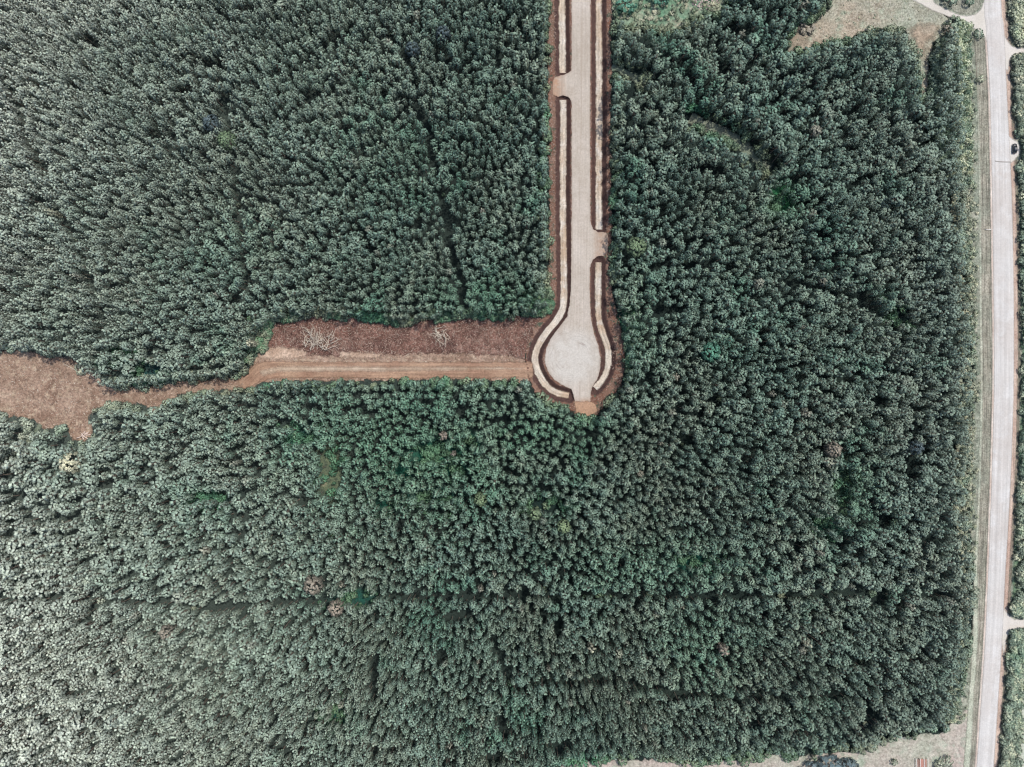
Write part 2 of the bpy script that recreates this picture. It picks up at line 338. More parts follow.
def road_mat():
    m = N('crushed_gravel')
    P = m.n('NewGeometry').outputs['Position']; sp = m.n('SeparateXYZ'); m.put(sp.inputs[0], P)
    c = m.mix(m.ramp(m.noise(.05, 4, .6, off=3), .35, .65), (.45, .40, .34), (.52, .47, .415))
    # red-tan at the driveway mouths and the south tip
    edge = m.attr('mouth').outputs['Fac']
    c = m.mix(m.math('MULTIPLY', edge, m.ramp(m.noise(.4, 4, .7, off=13), .2, .6), clamp=True), c, (.42, .27, .185))
    c = m.mix(m.attr('bulb').outputs['Fac'], c, (.53, .505, .46))
    st = m.noise(1.0, 4, .7, scale3=(1.5, .03, 1), off=6)
    st = m.mix(m.attr('bulb').outputs['Fac'], m.mix(m.ramp(st, .3, .7), (.86,) * 3, (1.10,) * 3), (1, 1, 1))
    c = m.mix(1.0, c, st, 'MULTIPLY')
    # circular turning marks
    cv = m.n('CombineXYZ'); m.put(cv.inputs[0], m.attr('rad').outputs['Fac']); m.put(cv.inputs[1], m.attr('ang').outputs['Fac'])
    rg = m.noise(1.0, 3, .6, vec=cv.outputs[0], scale3=(1.5, 1.6, 1), off=3)
    c = m.mix(m.math('MULTIPLY', m.math('MULTIPLY', m.ramp(rg, .52, .66), m.ramp(m.noise(.12, 3, .6, off=8), .38, .5)), m.math('MULTIPLY', m.math('MULTIPLY', m.attr('bulb').outputs['Fac'], m.ramp(m.attr('rad').outputs['Fac'], 4, 7)), .85)), c, (.33, .29, .26))
    f = m.noise(1.6, 6, .78, off=19)
    c = m.mix(1.0, c, m.mix(m.ramp(f, .3, .7), (.78, .77, .76), (1.17,) * 3), 'MULTIPLY')
    tm = m.noise(1.0, 3, .6, scale3=(.55, .010, 1), off=61)
    c = m.mix(m.math('MULTIPLY', m.ramp(tm, .54, .60), m.math('SUBTRACT', .45, m.math('MULTIPLY', m.attr('bulb').outputs['Fac'], .45))), c, (.36, .30, .245))
    c = m.mix(m.ramp(m.noise(.22, 6, .75, off=133), .48, .68, 0, .55), c, (.36, .305, .25))
    c = m.mix(m.ramp(m.attr('sd').outputs['Fac'], .0, .9, .4, 0), c, (.30, .23, .18))
    sh = m.bsdf(c, bump=f, bs=.25, dist=.15)
    e = m.math('ADD', m.attr('sd').outputs['Fac'], m.math('MULTIPLY', m.math('SUBTRACT', m.noise(.7, 5, .7, off=77), .5), 1.3))
    return m.cut(sh, m.ramp(e, -.05, .1))
bc = W([(572, 357)])[0]
def bulbf(x, y):
    d = np.hypot(x - bc[0], y - bc[1]); return np.clip((15 - d) / 6, 0, 1)
def mouthf(x, y):
    px = x / S + 512; py = 383.5 - y / S; r = np.zeros(x.shape)
    r = np.maximum(r, np.clip((567 - px) / 9, 0, 1.3)); r = np.where((py > 110), 0, r)
    r = np.maximum(r, np.where((py > 225) & (py < 262), np.clip((px - 592) / 10, 0, .75), 0))
    r = np.maximum(r, np.clip((py - 396) / 8, 0, 1)); return r
sheet('gravel_road', ROADPOLY, .16, road_mat(), .5, .9, extra={'bulb': bulbf, 'mouth': mouthf, 'rad': lambda x, y: np.hypot(x - bc[0], y - bc[1]), 'ang': lambda x, y: np.abs(np.arctan2(y - bc[1], x - bc[0]))})
TIP = soil_mat('tan_tip', [(.42, .27, .18), (.36, .235, .16)], edge=.2, edge_noise=2, fine=1.6, coarse=.1, grain=.25, edge_sc=.5)
sheet('bare_soil_tip', [(573, 401), (592, 401), (597, 405), (598, 414), (588, 416.5), (576, 413)], .20, TIP, .5, 1.2)
FLOORM = soil_mat('pale_ditch_sand', [(.55, .50, .42), (.43, .33, .24), (.58, .545, .49)], edge=.25, edge_noise=1.5, fine=1.6, coarse=.05, streak=(1.1, .10, .30), grain=.2, edge_sc=.9, bump=.3, speck=(.30, .22, .17), speck_t=.63)
for P, hw in DITCHES:
    a, b = offset_line(P, hw + .35)
    ribbon('ditch_floor', [tuple(q) for q in a], [tuple(q) for q in b], -.93, FLOORM, 8, jit=.9, seed=int(P[0][0]), step=1.5)

# --- grassy sheets
GRASS_N = soil_mat('glade_grass', [(.20, .27, .19), (.11, .22, .14), (.34, .33, .25)], edge=.5, edge_noise=7, fine=1.0, coarse=.06, speck=(.45, .42, .36), speck_t=.68, grain=.45)
sheet('north_glade', P_GLADE, .025, GRASS_N, 1.2, 4)
MEAD = soil_mat('dry_meadow', [(.295, .31, .245), (.33, .285, .22), (.27, .31, .235)], edge=.5, edge_noise=5, fine=1.3, coarse=.035, speck=(.48, .45, .40), speck_t=.62, grain=.5)
sheet('dry_meadow', P_MEADOW, .03, MEAD, 1.2, 4)
sheet('south_field', P_SOUTH, .035, soil_mat('pale_field', [(.36, .37, .30), (.42, .36, .32), (.33, .38, .30)], edge=.4, edge_noise=6, fine=1.0, coarse=.05, speck=(.58, .57, .5), speck_t=.66, grain=.35), 1.2, 4)
LANEM = soil_mat('green_grass_lane', [(.16, .205, .15), (.20, .22, .165)], edge=.6, edge_noise=7, fine=1.2, coarse=.08, grain=.4)  # the lanes' own grey-green grass colours
for L, hw in ((LANE_NE, 5), (LANE_NE2, 6.5), (SOFTPATH, 3)):
    a, b = offset_line(L, hw); ribbon('grass_lane', [tuple(q) for q in a], [tuple(q) for q in b], .04, LANEM, 6)
VERGE = soil_mat('verge_grass', [(.24, .265, .21), (.17, .20, .155), (.34, .345, .28)], edge=.3, edge_noise=5, fine=1.1, coarse=.07, speck=(.5, .52, .44), speck_t=.66, grain=.5)
sheet('grass_verge', P_EAST, .02, VERGE, 1.3, 4)
def lerp_line(A, B, t): return [(a[0] + (b[0] - a[0]) * t, a[1]) for a, b in zip(A, B)]
def shift(A, dx): return [(a[0] + dx, a[1]) for a in A]
MOWN = soil_mat('mown_roadside', [(.29, .275, .225), (.22, .225, .18)], edge=.2, edge_noise=1.2, fine=1.6, coarse=.08, streak=(1.6, .05, .5), grain=.42)
LA = [p for p in ROADS_L if p[1] >= 40 or p[1] < -50]
LA = [(985.5, 38), (987, 60)] + [p for p in ROADS_L if p[1] >= 100]
ribbon('mown_strip', shift(LA, -12), shift(LA, -1), .05, MOWN, 12)
PALEG = soil_mat('pale_edge_grass', [(.46, .47, .38), (.40, .44, .35)], edge=.25, edge_noise=1.8, fine=1.5, coarse=.1, grain=.35, edge_sc=.5)
ribbon('pale_grass_line', [(977, 60), (977, 100), (978.5, 192), (979, 300), (980, 384), (978, 480), (974, 560), (973, 600), (972, 640), (968, 700), (963, 767), (950, 900)],
       [(979, 60), (979, 100), (981, 192), (982, 300), (983, 384), (981, 480), (978, 560), (978, 600), (978, 640), (974, 700), (970, 767), (957, 900)], .09, PALEG, 5)
SAND = soil_mat('sandy_shoulder', [(.58, .52, .46), (.50, .41, .35)], edge=.1, edge_noise=1.2, fine=2, coarse=.1, streak=(1.2, .08, .22), grain=.18, edge_sc=.5)
ribbon('sandy_shoulder', shift(LA, -1.2), shift(LA, 2.2), .09, SAND, 4)
RB = [p for p in ROADS_R if p[1] >= 100]
REDS = soil_mat('reddish_shoulder', [(.40, .29, .235), (.50, .40, .33)], edge=.1, edge_noise=1.5, fine=1.5, coarse=.1, streak=(1.2, .05, .3), grain=.25, edge_sc=.4)
ribbon('reddish_shoulder', shift(ROADS_R, -4.5), shift(ROADS_R, 2.2), .09, REDS, 7)
ribbon('eroded_edge', shift(ROADS_R, 1.6), shift(ROADS_R, 5.0), .05, soil_mat('eroded', [(.24, .20, .16), (.19, .19, .145)], edge=.2, edge_noise=2, fine=1.2, coarse=.1, streak=(1.2, .06, .3), grain=.3), 5)
MAINR = soil_mat('main_road_dirt', [(.56, .55, .53), (.51, .48, .45), (.59, .585, .57)], edge=.05, edge_noise=.8, fine=1.8, coarse=.03, streak=(.8, .012, .13), grain=.09, edge_sc=.6, bump=.15)
def crown(t): return .13 + .10 * (1 - (2 * t - 1) ** 2)
ribbon('main_road', shift(ROADS_L, .8), shift(ROADS_R, -1.8), crown, MAINR, 16)
side = [(923, -14), (935, 4), (957, 15), (966, 16.8), (975, 15), (981, 10), (984, 2), (990, 2), (994, 30), (987.5, 44), (985, 37), (981, 31.5), (972, 27), (955, 18.8), (932, 10), (912, -1), (900, -14)]
ROADE = soil_mat('side_road_sand', [(.63, .60, .56), (.56, .53, .47)], edge=-.1, edge_noise=1.2, fine=1.8, coarse=.06, grain=.1, edge_sc=.6, bump=.15)
sheet('side_road', side, .12, ROADE, .5, 1.2)
sheet('driveway', [(1004, 36), (1008, 43), (1013, 47.5), (1024, 49), (1060, 51), (1060, 56), (1024, 53.5), (1014, 54.5), (1009, 59), (1007.5, 72), (1000, 60)], .115, ROADE, .5, 1.2)
sheet('driveway', [(1003, 608), (1009, 616), (1014, 620), (1024, 619), (1055, 618), (1055, 628), (1024, 627), (1013, 630), (1006, 637), (1003.5, 655), (1000, 630)], .115, ROADE, .5, 1.2)
sheet('pull_in', [(1008, 136), (1012, 139), (1017, 142), (1019.5, 149), (1018, 155), (1014, 160), (1009, 164)], .11, ROADE, .4, .8)
DARKL = soil_mat('damp_seam', [(.36, .335, .31), (.42, .39, .36)], edge=.05, edge_noise=.35, fine=2, coarse=.3, grain=.2, edge_sc=1)
ribbon('road_seam', [(994.5, 160.6), (1000, 161.4), (1010.5, 161.6)], [(994.5, 161.8), (1000, 162.6), (1010.5, 162.8)], .25, DARKL, 3)
PALEF = soil_mat('pale_farm_field', [(.50, .54, .46), (.44, .48, .40)], edge=.3, edge_noise=3, fine=1.2, coarse=.08, grain=.25)
sheet('farm_field', [(1021, 648), (1060, 648), (1060, 900), (1005, 900), (1014, 767), (1019, 700)], .05, PALEF, 1.0, 3)
sheet('grass_island', [(928, -30), (943, 3), (957, 13), (966, 15), (975, 13), (980, 8), (982, -30)], .06, soil_mat('island_grass', [(.29, .29, .24), (.24, .25, .20)], edge=.2, edge_noise=2.5, fine=1.3, coarse=.1, speck=(.12, .13, .10), speck_t=.62, grain=.5), .8, 2)
sheet('green_verge', [(1018.5, 165), (1021, 300), (1021, 384), (1018, 480), (1013, 560), (1012, 606), (1043, 606), (1043, 165)], .075, soil_mat('green_verge', [(.10, .19, .12), (.15, .21, .14), (.20, .23, .16)], edge=.3, edge_noise=4, fine=1.2, coarse=.08, grain=.5), .8, 2)
# churned tan patches in the meadow
TANP = soil_mat('tan_patch', [(.35, .285, .215), (.33, .29, .225)], edge=2.2, edge_noise=8, fine=1.3, coarse=.1, grain=.45, soft=1.6)
sheet('bare_patch', [(786, 54), (787, 38), (800, 30), (812, 34), (808, 48)], .05, TANP, 1, 3)
sheet('bare_patch', [(905, 28), (918, 20), (944, 22), (940, 38), (931, 44), (928, 75), (922, 70), (914, 48)], .05, TANP, 1, 3)

# ------------------------------------------------------------------ foliage
def leaf_mat(name, palette, pale=1.0, dead=None):
    m = N(name)
    rnd = m.n('ObjectInfo').outputs['Random']
    g = m.n('NewGeometry'); P = g.outputs['Position']; sp = m.n('SeparateXYZ'); m.put(sp.inputs[0], P)
    fl = m.n('VectorMath', operation='MULTIPLY'); m.put(fl.inputs[0], P); fl.inputs[1].default_value = (1, 1, 0); fl = fl.outputs[0]
    c = m.mix(m.ramp(m.noise(.020, 3, .6, vec=fl, off=4), .42, .60), palette[0], palette[1])
    c = m.mix(m.ramp(m.noise(.045, 3, .6, vec=fl, off=40), .56, .68, 0, .8), c, palette[2])
    c = m.mix(m.ramp(rnd, .0, 1.0), c, m.mix(1.0, c, (1.22, 1.2, 1.18), 'MULTIPLY'))
    r2 = m.math('FRACT', m.math('MULTIPLY', rnd, 37.17))
    c = m.mix(1.0, c, m.mix(r2, (.80, .84, .84), (1.2, 1.14, 1.12)), 'MULTIPLY')
    if dead is not None:
        r3 = m.math('FRACT', m.math('MULTIPLY', rnd, 91.7))
        c = m.mix(m.ramp(r3, .99, .996, 0, .55), c, dead)
    if pale:                     # fresher green stands
        for cx, cy, rx, ry, k in ((410, 450, 150, 75, .75), (560, 430, 60, 30, .6), (780, 205, 28, 26, .8), (848, 490, 26, 50, .7), (640, 560, 120, 40, .45), (700, 640, 60, 50, .4), (250, 240, 40, 40, .4), (480, 300, 80, 22, .5), (640, 320, 26, 70, .35), (400, 170, 90, 50, .25), (330, 60, 80, 60, .25)):
            vs = m.n('VectorMath', operation='SUBTRACT'); m.put(vs.inputs[0], fl); vs.inputs[1].default_value = (wx(cx), wy(cy), 0)
            vm = m.n('VectorMath', operation='MULTIPLY'); m.put(vm.inputs[0], vs.outputs[0]); vm.inputs[1].default_value = (1 / (rx * S), 1 / (ry * S), 0)
            vl = m.n('VectorMath', operation='LENGTH'); m.put(vl.inputs[0], vm.outputs[0])
            d_ = m.math('ADD', vl.outputs['Value'], m.math('MULTIPLY', m.math('SUBTRACT', m.noise(.06, 3, .6, vec=fl, off=cx), .5), 1.4))
            c = m.mix(m.ramp(d_, .25, 1.15, k, 0), c, (.118, .228, .155))
    if pale:                     # milky haze and brighter light painted into the western crowns
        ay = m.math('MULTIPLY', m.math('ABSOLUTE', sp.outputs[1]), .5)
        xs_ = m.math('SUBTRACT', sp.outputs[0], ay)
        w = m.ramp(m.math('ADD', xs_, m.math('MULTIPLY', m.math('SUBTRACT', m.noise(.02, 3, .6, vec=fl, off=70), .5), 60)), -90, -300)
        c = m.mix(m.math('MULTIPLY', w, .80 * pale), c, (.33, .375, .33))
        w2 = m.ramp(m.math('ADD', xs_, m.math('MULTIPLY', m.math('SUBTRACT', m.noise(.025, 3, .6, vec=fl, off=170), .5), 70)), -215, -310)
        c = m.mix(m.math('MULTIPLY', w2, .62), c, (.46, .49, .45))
        e = m.ramp(sp.outputs[0], 130, 215)
        c = m.mix(m.math('MULTIPLY', e, .45 * pale), c, (.26, .30, .26))
    tip_shade = m.attr('tip_shade').outputs['Fac']
    lowc = m.mix(m.ramp(sp.outputs[0], 20, -230), (.17, .21, .215), (.44, .48, .48))  # dark lower crown painted in, lifted westward to imitate haze
    c = m.mix(1.0, c, m.mix(tip_shade, lowc, (2.36, 2.27, 2.22)), 'MULTIPLY')  # painted dome shading: bright top, dark underside and rim
    b = m.n('BsdfPrincipled'); m.put(b.inputs['Base Color'], c); b.inputs['Roughness'].default_value = .75; b.inputs['Specular IOR Level'].default_value = .15
    tr = m.n('BsdfTranslucent'); m.put(tr.inputs[0], m.mix(1.0, c, (.9, 1.1, .6), 'MULTIPLY'))
    mx = m.n('MixShader'); mx.inputs[0].default_value = .15; m.t.links.new(b.outputs[0], mx.inputs[1]); m.t.links.new(tr.outputs[0], mx.inputs[2])
    return m.done(mx.outputs[0])
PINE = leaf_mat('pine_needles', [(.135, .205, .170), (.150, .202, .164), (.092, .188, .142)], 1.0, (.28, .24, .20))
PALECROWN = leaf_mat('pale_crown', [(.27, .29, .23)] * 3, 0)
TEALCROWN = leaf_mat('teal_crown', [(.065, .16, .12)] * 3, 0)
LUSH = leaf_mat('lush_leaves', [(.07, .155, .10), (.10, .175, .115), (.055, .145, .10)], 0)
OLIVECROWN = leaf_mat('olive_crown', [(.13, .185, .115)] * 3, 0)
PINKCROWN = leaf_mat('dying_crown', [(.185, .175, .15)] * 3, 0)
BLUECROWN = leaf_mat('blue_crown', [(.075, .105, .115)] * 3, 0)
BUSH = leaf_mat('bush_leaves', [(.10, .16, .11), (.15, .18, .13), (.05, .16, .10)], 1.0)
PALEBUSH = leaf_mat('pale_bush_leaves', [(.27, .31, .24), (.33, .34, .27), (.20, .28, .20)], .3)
def bark_mat():
    m = N('bark'); c = m.mix(m.ramp(m.noise(2.5, 5, .7, scale3=(1, 1, .2)), .35, .65), (.12, .09, .07), (.27, .23, .20)); return m.done(m.bsdf(c, bump=m.noise(6), bs=.5))
BARK = bark_mat()

def clumps_to_mesh(centers, radii, core, per, qs, rs, spread=.75):
    """leaf quads set round clump centres, facing outward from each clump"""
    V = []; F = []; T = []
    zmin = min(c[2] for c in centers); zmax = max(c[2] for c in centers)
    for c, r in zip(centers, radii):
        out = np.array(c) - core; out /= (np.linalg.norm(out) + 1e-6)
        for k in range(per):
            d = rs.normal(size=3); d /= np.linalg.norm(d); d = d * spread + out * .55 + np.array((0, 0, .25)); d /= np.linalg.norm(d)
            rr = r * (.45 + .55 * rs.random()); p = np.array(c) + d * rr
            nrm = d + rs.normal(size=3) * .20; nrm /= np.linalg.norm(nrm)
            u = np.cross(nrm, rs.normal(size=3)); u /= np.linalg.norm(u); v = np.cross(nrm, u)
            s = qs * (.6 + .8 * rs.random()); b = len(V)
            V += [p - u * s * .5, p - v * s * .32 + nrm * s * .08, p + u * s * .62, p + v * s * .32 + nrm * s * .08]
            F.append((b, b + 1, b + 2, b + 3))
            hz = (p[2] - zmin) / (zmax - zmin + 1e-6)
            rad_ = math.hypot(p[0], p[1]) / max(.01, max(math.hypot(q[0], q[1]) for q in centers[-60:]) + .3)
            t = .22 * rr / r + .62 * hz ** 1.4 + .42 * (1 - rad_) - .19 + rs.normal() * .08  # shading value: lighter high and central, darker low and at the rim
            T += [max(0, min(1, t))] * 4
    return np.array(V), np.array(F), T
def crown_mesh(name, seed, h0, h1, R, nclump, per, mat, cl=.5, qs=.5, kind='pine'):
    rs = np.random.default_rng(seed); C = []; Rd = []
    if kind == 'pine':
        z = h0; nw = 7
        for w in range(nw):
            t = w / (nw - 1); zz = h0 + (h1 - h0) * t; rw = R * (math.sin(math.pi * (.22 + .66 * (1 - t))) ** .9) * (1 - .35 * t) if w < nw - 1 else 0
            nb = max(1, int(nclump / nw * (1.5 - 1.1 * t)))
            a0 = rs.random() * 6.28
            for b in range(nb):
                a = a0 + b * 6.283 / nb + rs.normal() * .2; ra = rw * (.72 + .38 * rs.random())
                C.append((math.cos(a) * ra, math.sin(a) * ra, zz + rs.normal() * .25 - ra * .12)); Rd.append(cl * (.75 + .5 * rs.random()) * (1.05 - .25 * t))
                if ra > 1.1 and rs.random() < .6:
                    C.append((math.cos(a) * ra * .5, math.sin(a) * ra * .5, zz + .2)); Rd.append(cl * .8)
        C.append((0, 0, h1 + .25)); Rd.append(cl * .8)
    else:
        n = nclump
        for i in range(n):
            t = (i + .5) / n; ph = i * 2.39996 + rs.normal() * .3; cz = 1 - 1.35 * t; sr = math.sqrt(max(0, 1 - cz * cz))
            bump = .8 + .3 * rs.random()
            C.append((math.cos(ph) * sr * R * bump, math.sin(ph) * sr * R * bump, (h0 + h1) / 2 + cz * (h1 - h0) / 2 * bump)); Rd.append(cl * (.75 + .6 * rs.random()))
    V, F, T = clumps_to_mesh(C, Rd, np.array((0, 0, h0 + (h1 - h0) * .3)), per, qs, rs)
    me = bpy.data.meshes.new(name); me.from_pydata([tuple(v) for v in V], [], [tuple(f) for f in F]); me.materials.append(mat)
    a = me.attributes.new('tip_shade', 'FLOAT', 'POINT'); a.data.foreach_set('value', np.asarray(T, np.float32))
    return me
def tube(V, F, pts, rad, n=6):
    b0 = len(V); pts = [np.array(p, float) for p in pts]
    for i, p in enumerate(pts):
        t = pts[min(i + 1, len(pts) - 1)] - pts[max(i - 1, 0)]; t /= np.linalg.norm(t) + 1e-9
        a = np.array((1, 0, 0)) if abs(t[0]) < .8 else np.array((0, 1, 0)); u = np.cross(t, a); u /= np.linalg.norm(u); v = np.cross(t, u)
        for k in range(n):
            an = 6.2832 * k / n; V.append(p + (u * math.cos(an) + v * math.sin(an)) * rad[i])
    for i in range(len(pts) - 1):
        for k in range(n): F.append((b0 + i * n + k, b0 + i * n + (k + 1) % n, b0 + (i + 1) * n + (k + 1) % n, b0 + (i + 1) * n + k))
    F.append(tuple(b0 + k for k in range(n))[::-1]); F.append(tuple(b0 + (len(pts) - 1) * n + k for k in range(n)))
def trunk_mesh(name, seed, h, r=.19, limbs=9, reach=1.4):
    rs = np.random.default_rng(seed); V = []; F = []
    j = lambda s: rs.normal() * s
    sp = [(0, 0, -.4), (j(.03), j(.03), .15), (j(.1), j(.1), h * .35), (j(.12), j(.12), h * .7), (0, 0, h)]
    tube(V, F, sp, [r * 1.5, r * 1.15, r * .85, r * .5, r * .12], 7)
    for k in range(limbs):
        z = h * (.42 + .5 * k / limbs); a = rs.random() * 6.28; L = reach * (1.1 - .6 * k / limbs)
        tube(V, F, [(0, 0, z), (math.cos(a) * L * .5, math.sin(a) * L * .5, z + .25), (math.cos(a) * L, math.sin(a) * L, z + .3)], [.06, .04, .015], 4)
    me = bpy.data.meshes.new(name); me.from_pydata([tuple(v) for v in V], [], F); me.materials.append(BARK); return me

VARIANTS = []                    # (crown mesh, trunk mesh, nominal height, nominal radius)
for i in range(7):
    hh = 12.5 + i % 3
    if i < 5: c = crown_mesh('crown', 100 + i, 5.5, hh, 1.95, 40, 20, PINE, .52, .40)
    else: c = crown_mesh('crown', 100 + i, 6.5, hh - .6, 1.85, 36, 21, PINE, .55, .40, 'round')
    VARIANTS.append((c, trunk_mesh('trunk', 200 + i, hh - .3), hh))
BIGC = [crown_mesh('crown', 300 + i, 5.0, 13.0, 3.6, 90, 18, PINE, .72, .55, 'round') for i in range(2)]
BIGT = trunk_mesh('trunk', 320, 11.5, .28, 14, 2.6)
BUSHM = [crown_mesh('crown', 400 + i, .25, 1.5, 1.0, 20, 12, BUSH, .38, .38, 'round') for i in range(3)]
BUSHT = []
for i in range(3):
    V = []; F = []; rs = np.random.default_rng(500 + i)
    for k in range(6):
        a = k * 1.05 + rs.random() * .5; L = .5 + .4 * rs.random(); tube(V, F, [(0, 0, -.1), (math.cos(a) * L * .4, math.sin(a) * L * .4, .5), (math.cos(a) * L, math.sin(a) * L, 1.0)], [.05, .035, .012], 4)
    me = bpy.data.meshes.new('stem'); me.from_pydata([tuple(v) for v in V], [], F); me.materials.append(BARK); BUSHT.append(me)

def remat(me, mat):
    k = me.name + mat.name
    if k not in _rm: c = me.copy(); c.materials.clear(); c.materials.append(mat); _rm[k] = c
    return _rm[k]
_rm = {}
INDIV = []                       # base positions of the single trees (world x, y, clearing radius)
SRC = {}
def make_tree(px, py, label, group, rad=2.0, ht=1.0, var=None, mat=None, big=False, crown_space=False, cat='tree', name='pine_tree'):
    x, y = wx(px), wy(py)
    if crown_space: k = (H - 11.5 * ht) / H; x *= k; y *= k
    i = random.randrange(7) if var is None else var
    cm, tm, hh = VARIANTS[i] if not big else (BIGC[i % 2], BIGT, 13)
    if mat: cm = remat(cm, mat)
    s = rad / (3.6 if big else 2.0)
    e = empty(name, (x, y, -.1), random.random() * 6.28, (s, s, ht)); tag(e, label, cat, group)
    t = bpy.data.objects.new('trunk', tm); COL.objects.link(t); t.parent = e
    c = bpy.data.objects.new('crown', cm); COL.objects.link(c); c.parent = e
    if not big and not mat and i not in SRC: SRC[i] = (c, t)
    INDIV.append((x, y, rad)); return e

ORD = 'first second third fourth fifth sixth seventh eighth ninth tenth eleventh twelfth thirteenth fourteenth fifteenth sixteenth seventeenth eighteenth nineteenth twentieth'.split()
def ordn(i):
    if i < 20: return ORD[i]
    t = {2: 'twenty', 3: 'thirty', 4: 'forty'}[(i + 1) // 10]; r = (i + 1) % 10
    return t + '-' + ORD[r - 1] if r else {'twenty': 'twentieth', 'thirty': 'thirtieth', 'forty': 'fortieth'}[t]
def row(pts, step, text, group, rad=1.95, ht=.95, jit=1.3, cs=False):
    P = np.array(pts, float); d = np.r_[0, np.cumsum(np.linalg.norm(np.diff(P, axis=0), axis=1))]
    n = int(d[-1] // step) + 1
    for i in range(n):
        t = min(d[-1], i * step + random.uniform(-.2, .2) * step); x = np.interp(t, d, P[:, 0]); y = np.interp(t, d, P[:, 1])
        make_tree(x + random.uniform(-jit, jit), y + random.uniform(-jit, jit), text.replace('#', ordn(i)), group, rad * random.uniform(.82, 1.15), ht * random.uniform(.84, 1.1), crown_space=cs)
row([(542, 68), (543, 4)], 8, 'grey-green pine by the new road\'s west edge, # north of its west driveway', 'pines along the new road')
row([(542, 102), (543, 200), (541, 292)], 8, 'grey-green pine by the new road\'s west edge, # south of its west driveway', 'pines along the new road')
row([(620, 222), (620, 150), (621, 96)], 8.6, 'grey-green pine by the new road\'s east edge, # north of its east driveway', 'pines along the new road', 1.8, .64)
row([(619, 36), (618, 60)], 8.2, 'dark pine by the new road\'s east edge, # below the north glade', 'pines along the new road')
row([(617, 258), (619, 290), (632, 325), (637, 352), (635, 380), (623, 402), (610, 422)], 9, 'dark pine curving round the turning circle, # from the east driveway', 'pines round the turning circle', 1.85, .8)
row([(546, 410), (560, 415), (578, 424), (592, 426)], 8, 'small green pine below the turning circle, # from the track end', 'pines round the turning circle', 1.6, .6)
row([(455, 308), (400, 311), (345, 308), (285, 309), (262, 318)], 8, 'green pine above the brush-strewn strip, # west of the dark forest lane', 'pines above the brush-strewn strip')
row([(475, 307), (530, 309)], 8, 'green pine above the brush-strewn strip, # east of the dark forest lane', 'pines above the brush-strewn strip')
row([(528, 389), (400, 388), (262, 391)], 8.8, 'low green pine beside the dirt track\'s south side, # from the turning circle', 'pines south of the dirt track', 1.7, .62)
row([(254, 345), (247, 362), (236, 371), (214, 373), (184, 376), (150, 380), (116, 383), (101, 365), (82, 354), (62, 347), (46, 348), (15, 342), (2, 342)], 8.6, 'grey pine behind the track and west clearing, # from the brush-strewn strip', 'pines above the west clearing', 2.1)
row([(244, 396), (212, 398), (186, 402), (166, 413), (150, 416), (136, 411), (114, 414), (106, 418), (106, 421)], 9, 'dense green pine below the narrow track bend, # from its east end', 'pines below the west clearing', 2.1, .9)
row([(66, 436), (47, 435)], 9, 'broad grey-green pine below the west clearing, # west of the pale logs', 'pines below the west clearing', 2.2, .9)
row([(26, 424), (4, 422)], 9, 'broad grey-green pine by the west clearing, # left of the soft grassy path', 'pines below the west clearing', 2.2, .9)
row([(790, 62), (812, 56), (832, 50), (852, 50), (864, 40), (882, 38), (902, 38), (905, 52), (909, 68), (914, 90), (918, 112)], 10, 'full dark pine edging the dry meadow, # from its brown bare corner', 'pines edging the dry meadow', 2.3, 1.05, cs=True)
row([(938, 48), (936, 75), (934, 110), (930, 150)], 9, 'dark pine on the narrow belt\'s shaded side, # from the meadow\'s top', 'pines of the narrow roadside belt', 2.1, .8)
row([(947, 588), (944, 540), (940, 480), (942, 450)], 10, 'pine on the forest\'s east edge by the verge, # above the long dark lane', 'pines on the east forest edge', 2.0, .9)
row([(946, 606), (943, 640), (936, 680), (928, 705)], 10, 'pine on the forest\'s east edge by the verge, # below the long dark lane', 'pines on the east forest edge', 2.0, .9)
row([(920, 714), (880, 716), (858, 728), (800, 733), (770, 731)], 9, 'pine on the forest\'s bottom edge above the pale field, # from its east corner', 'pines above the pale field', 2.0, .9)
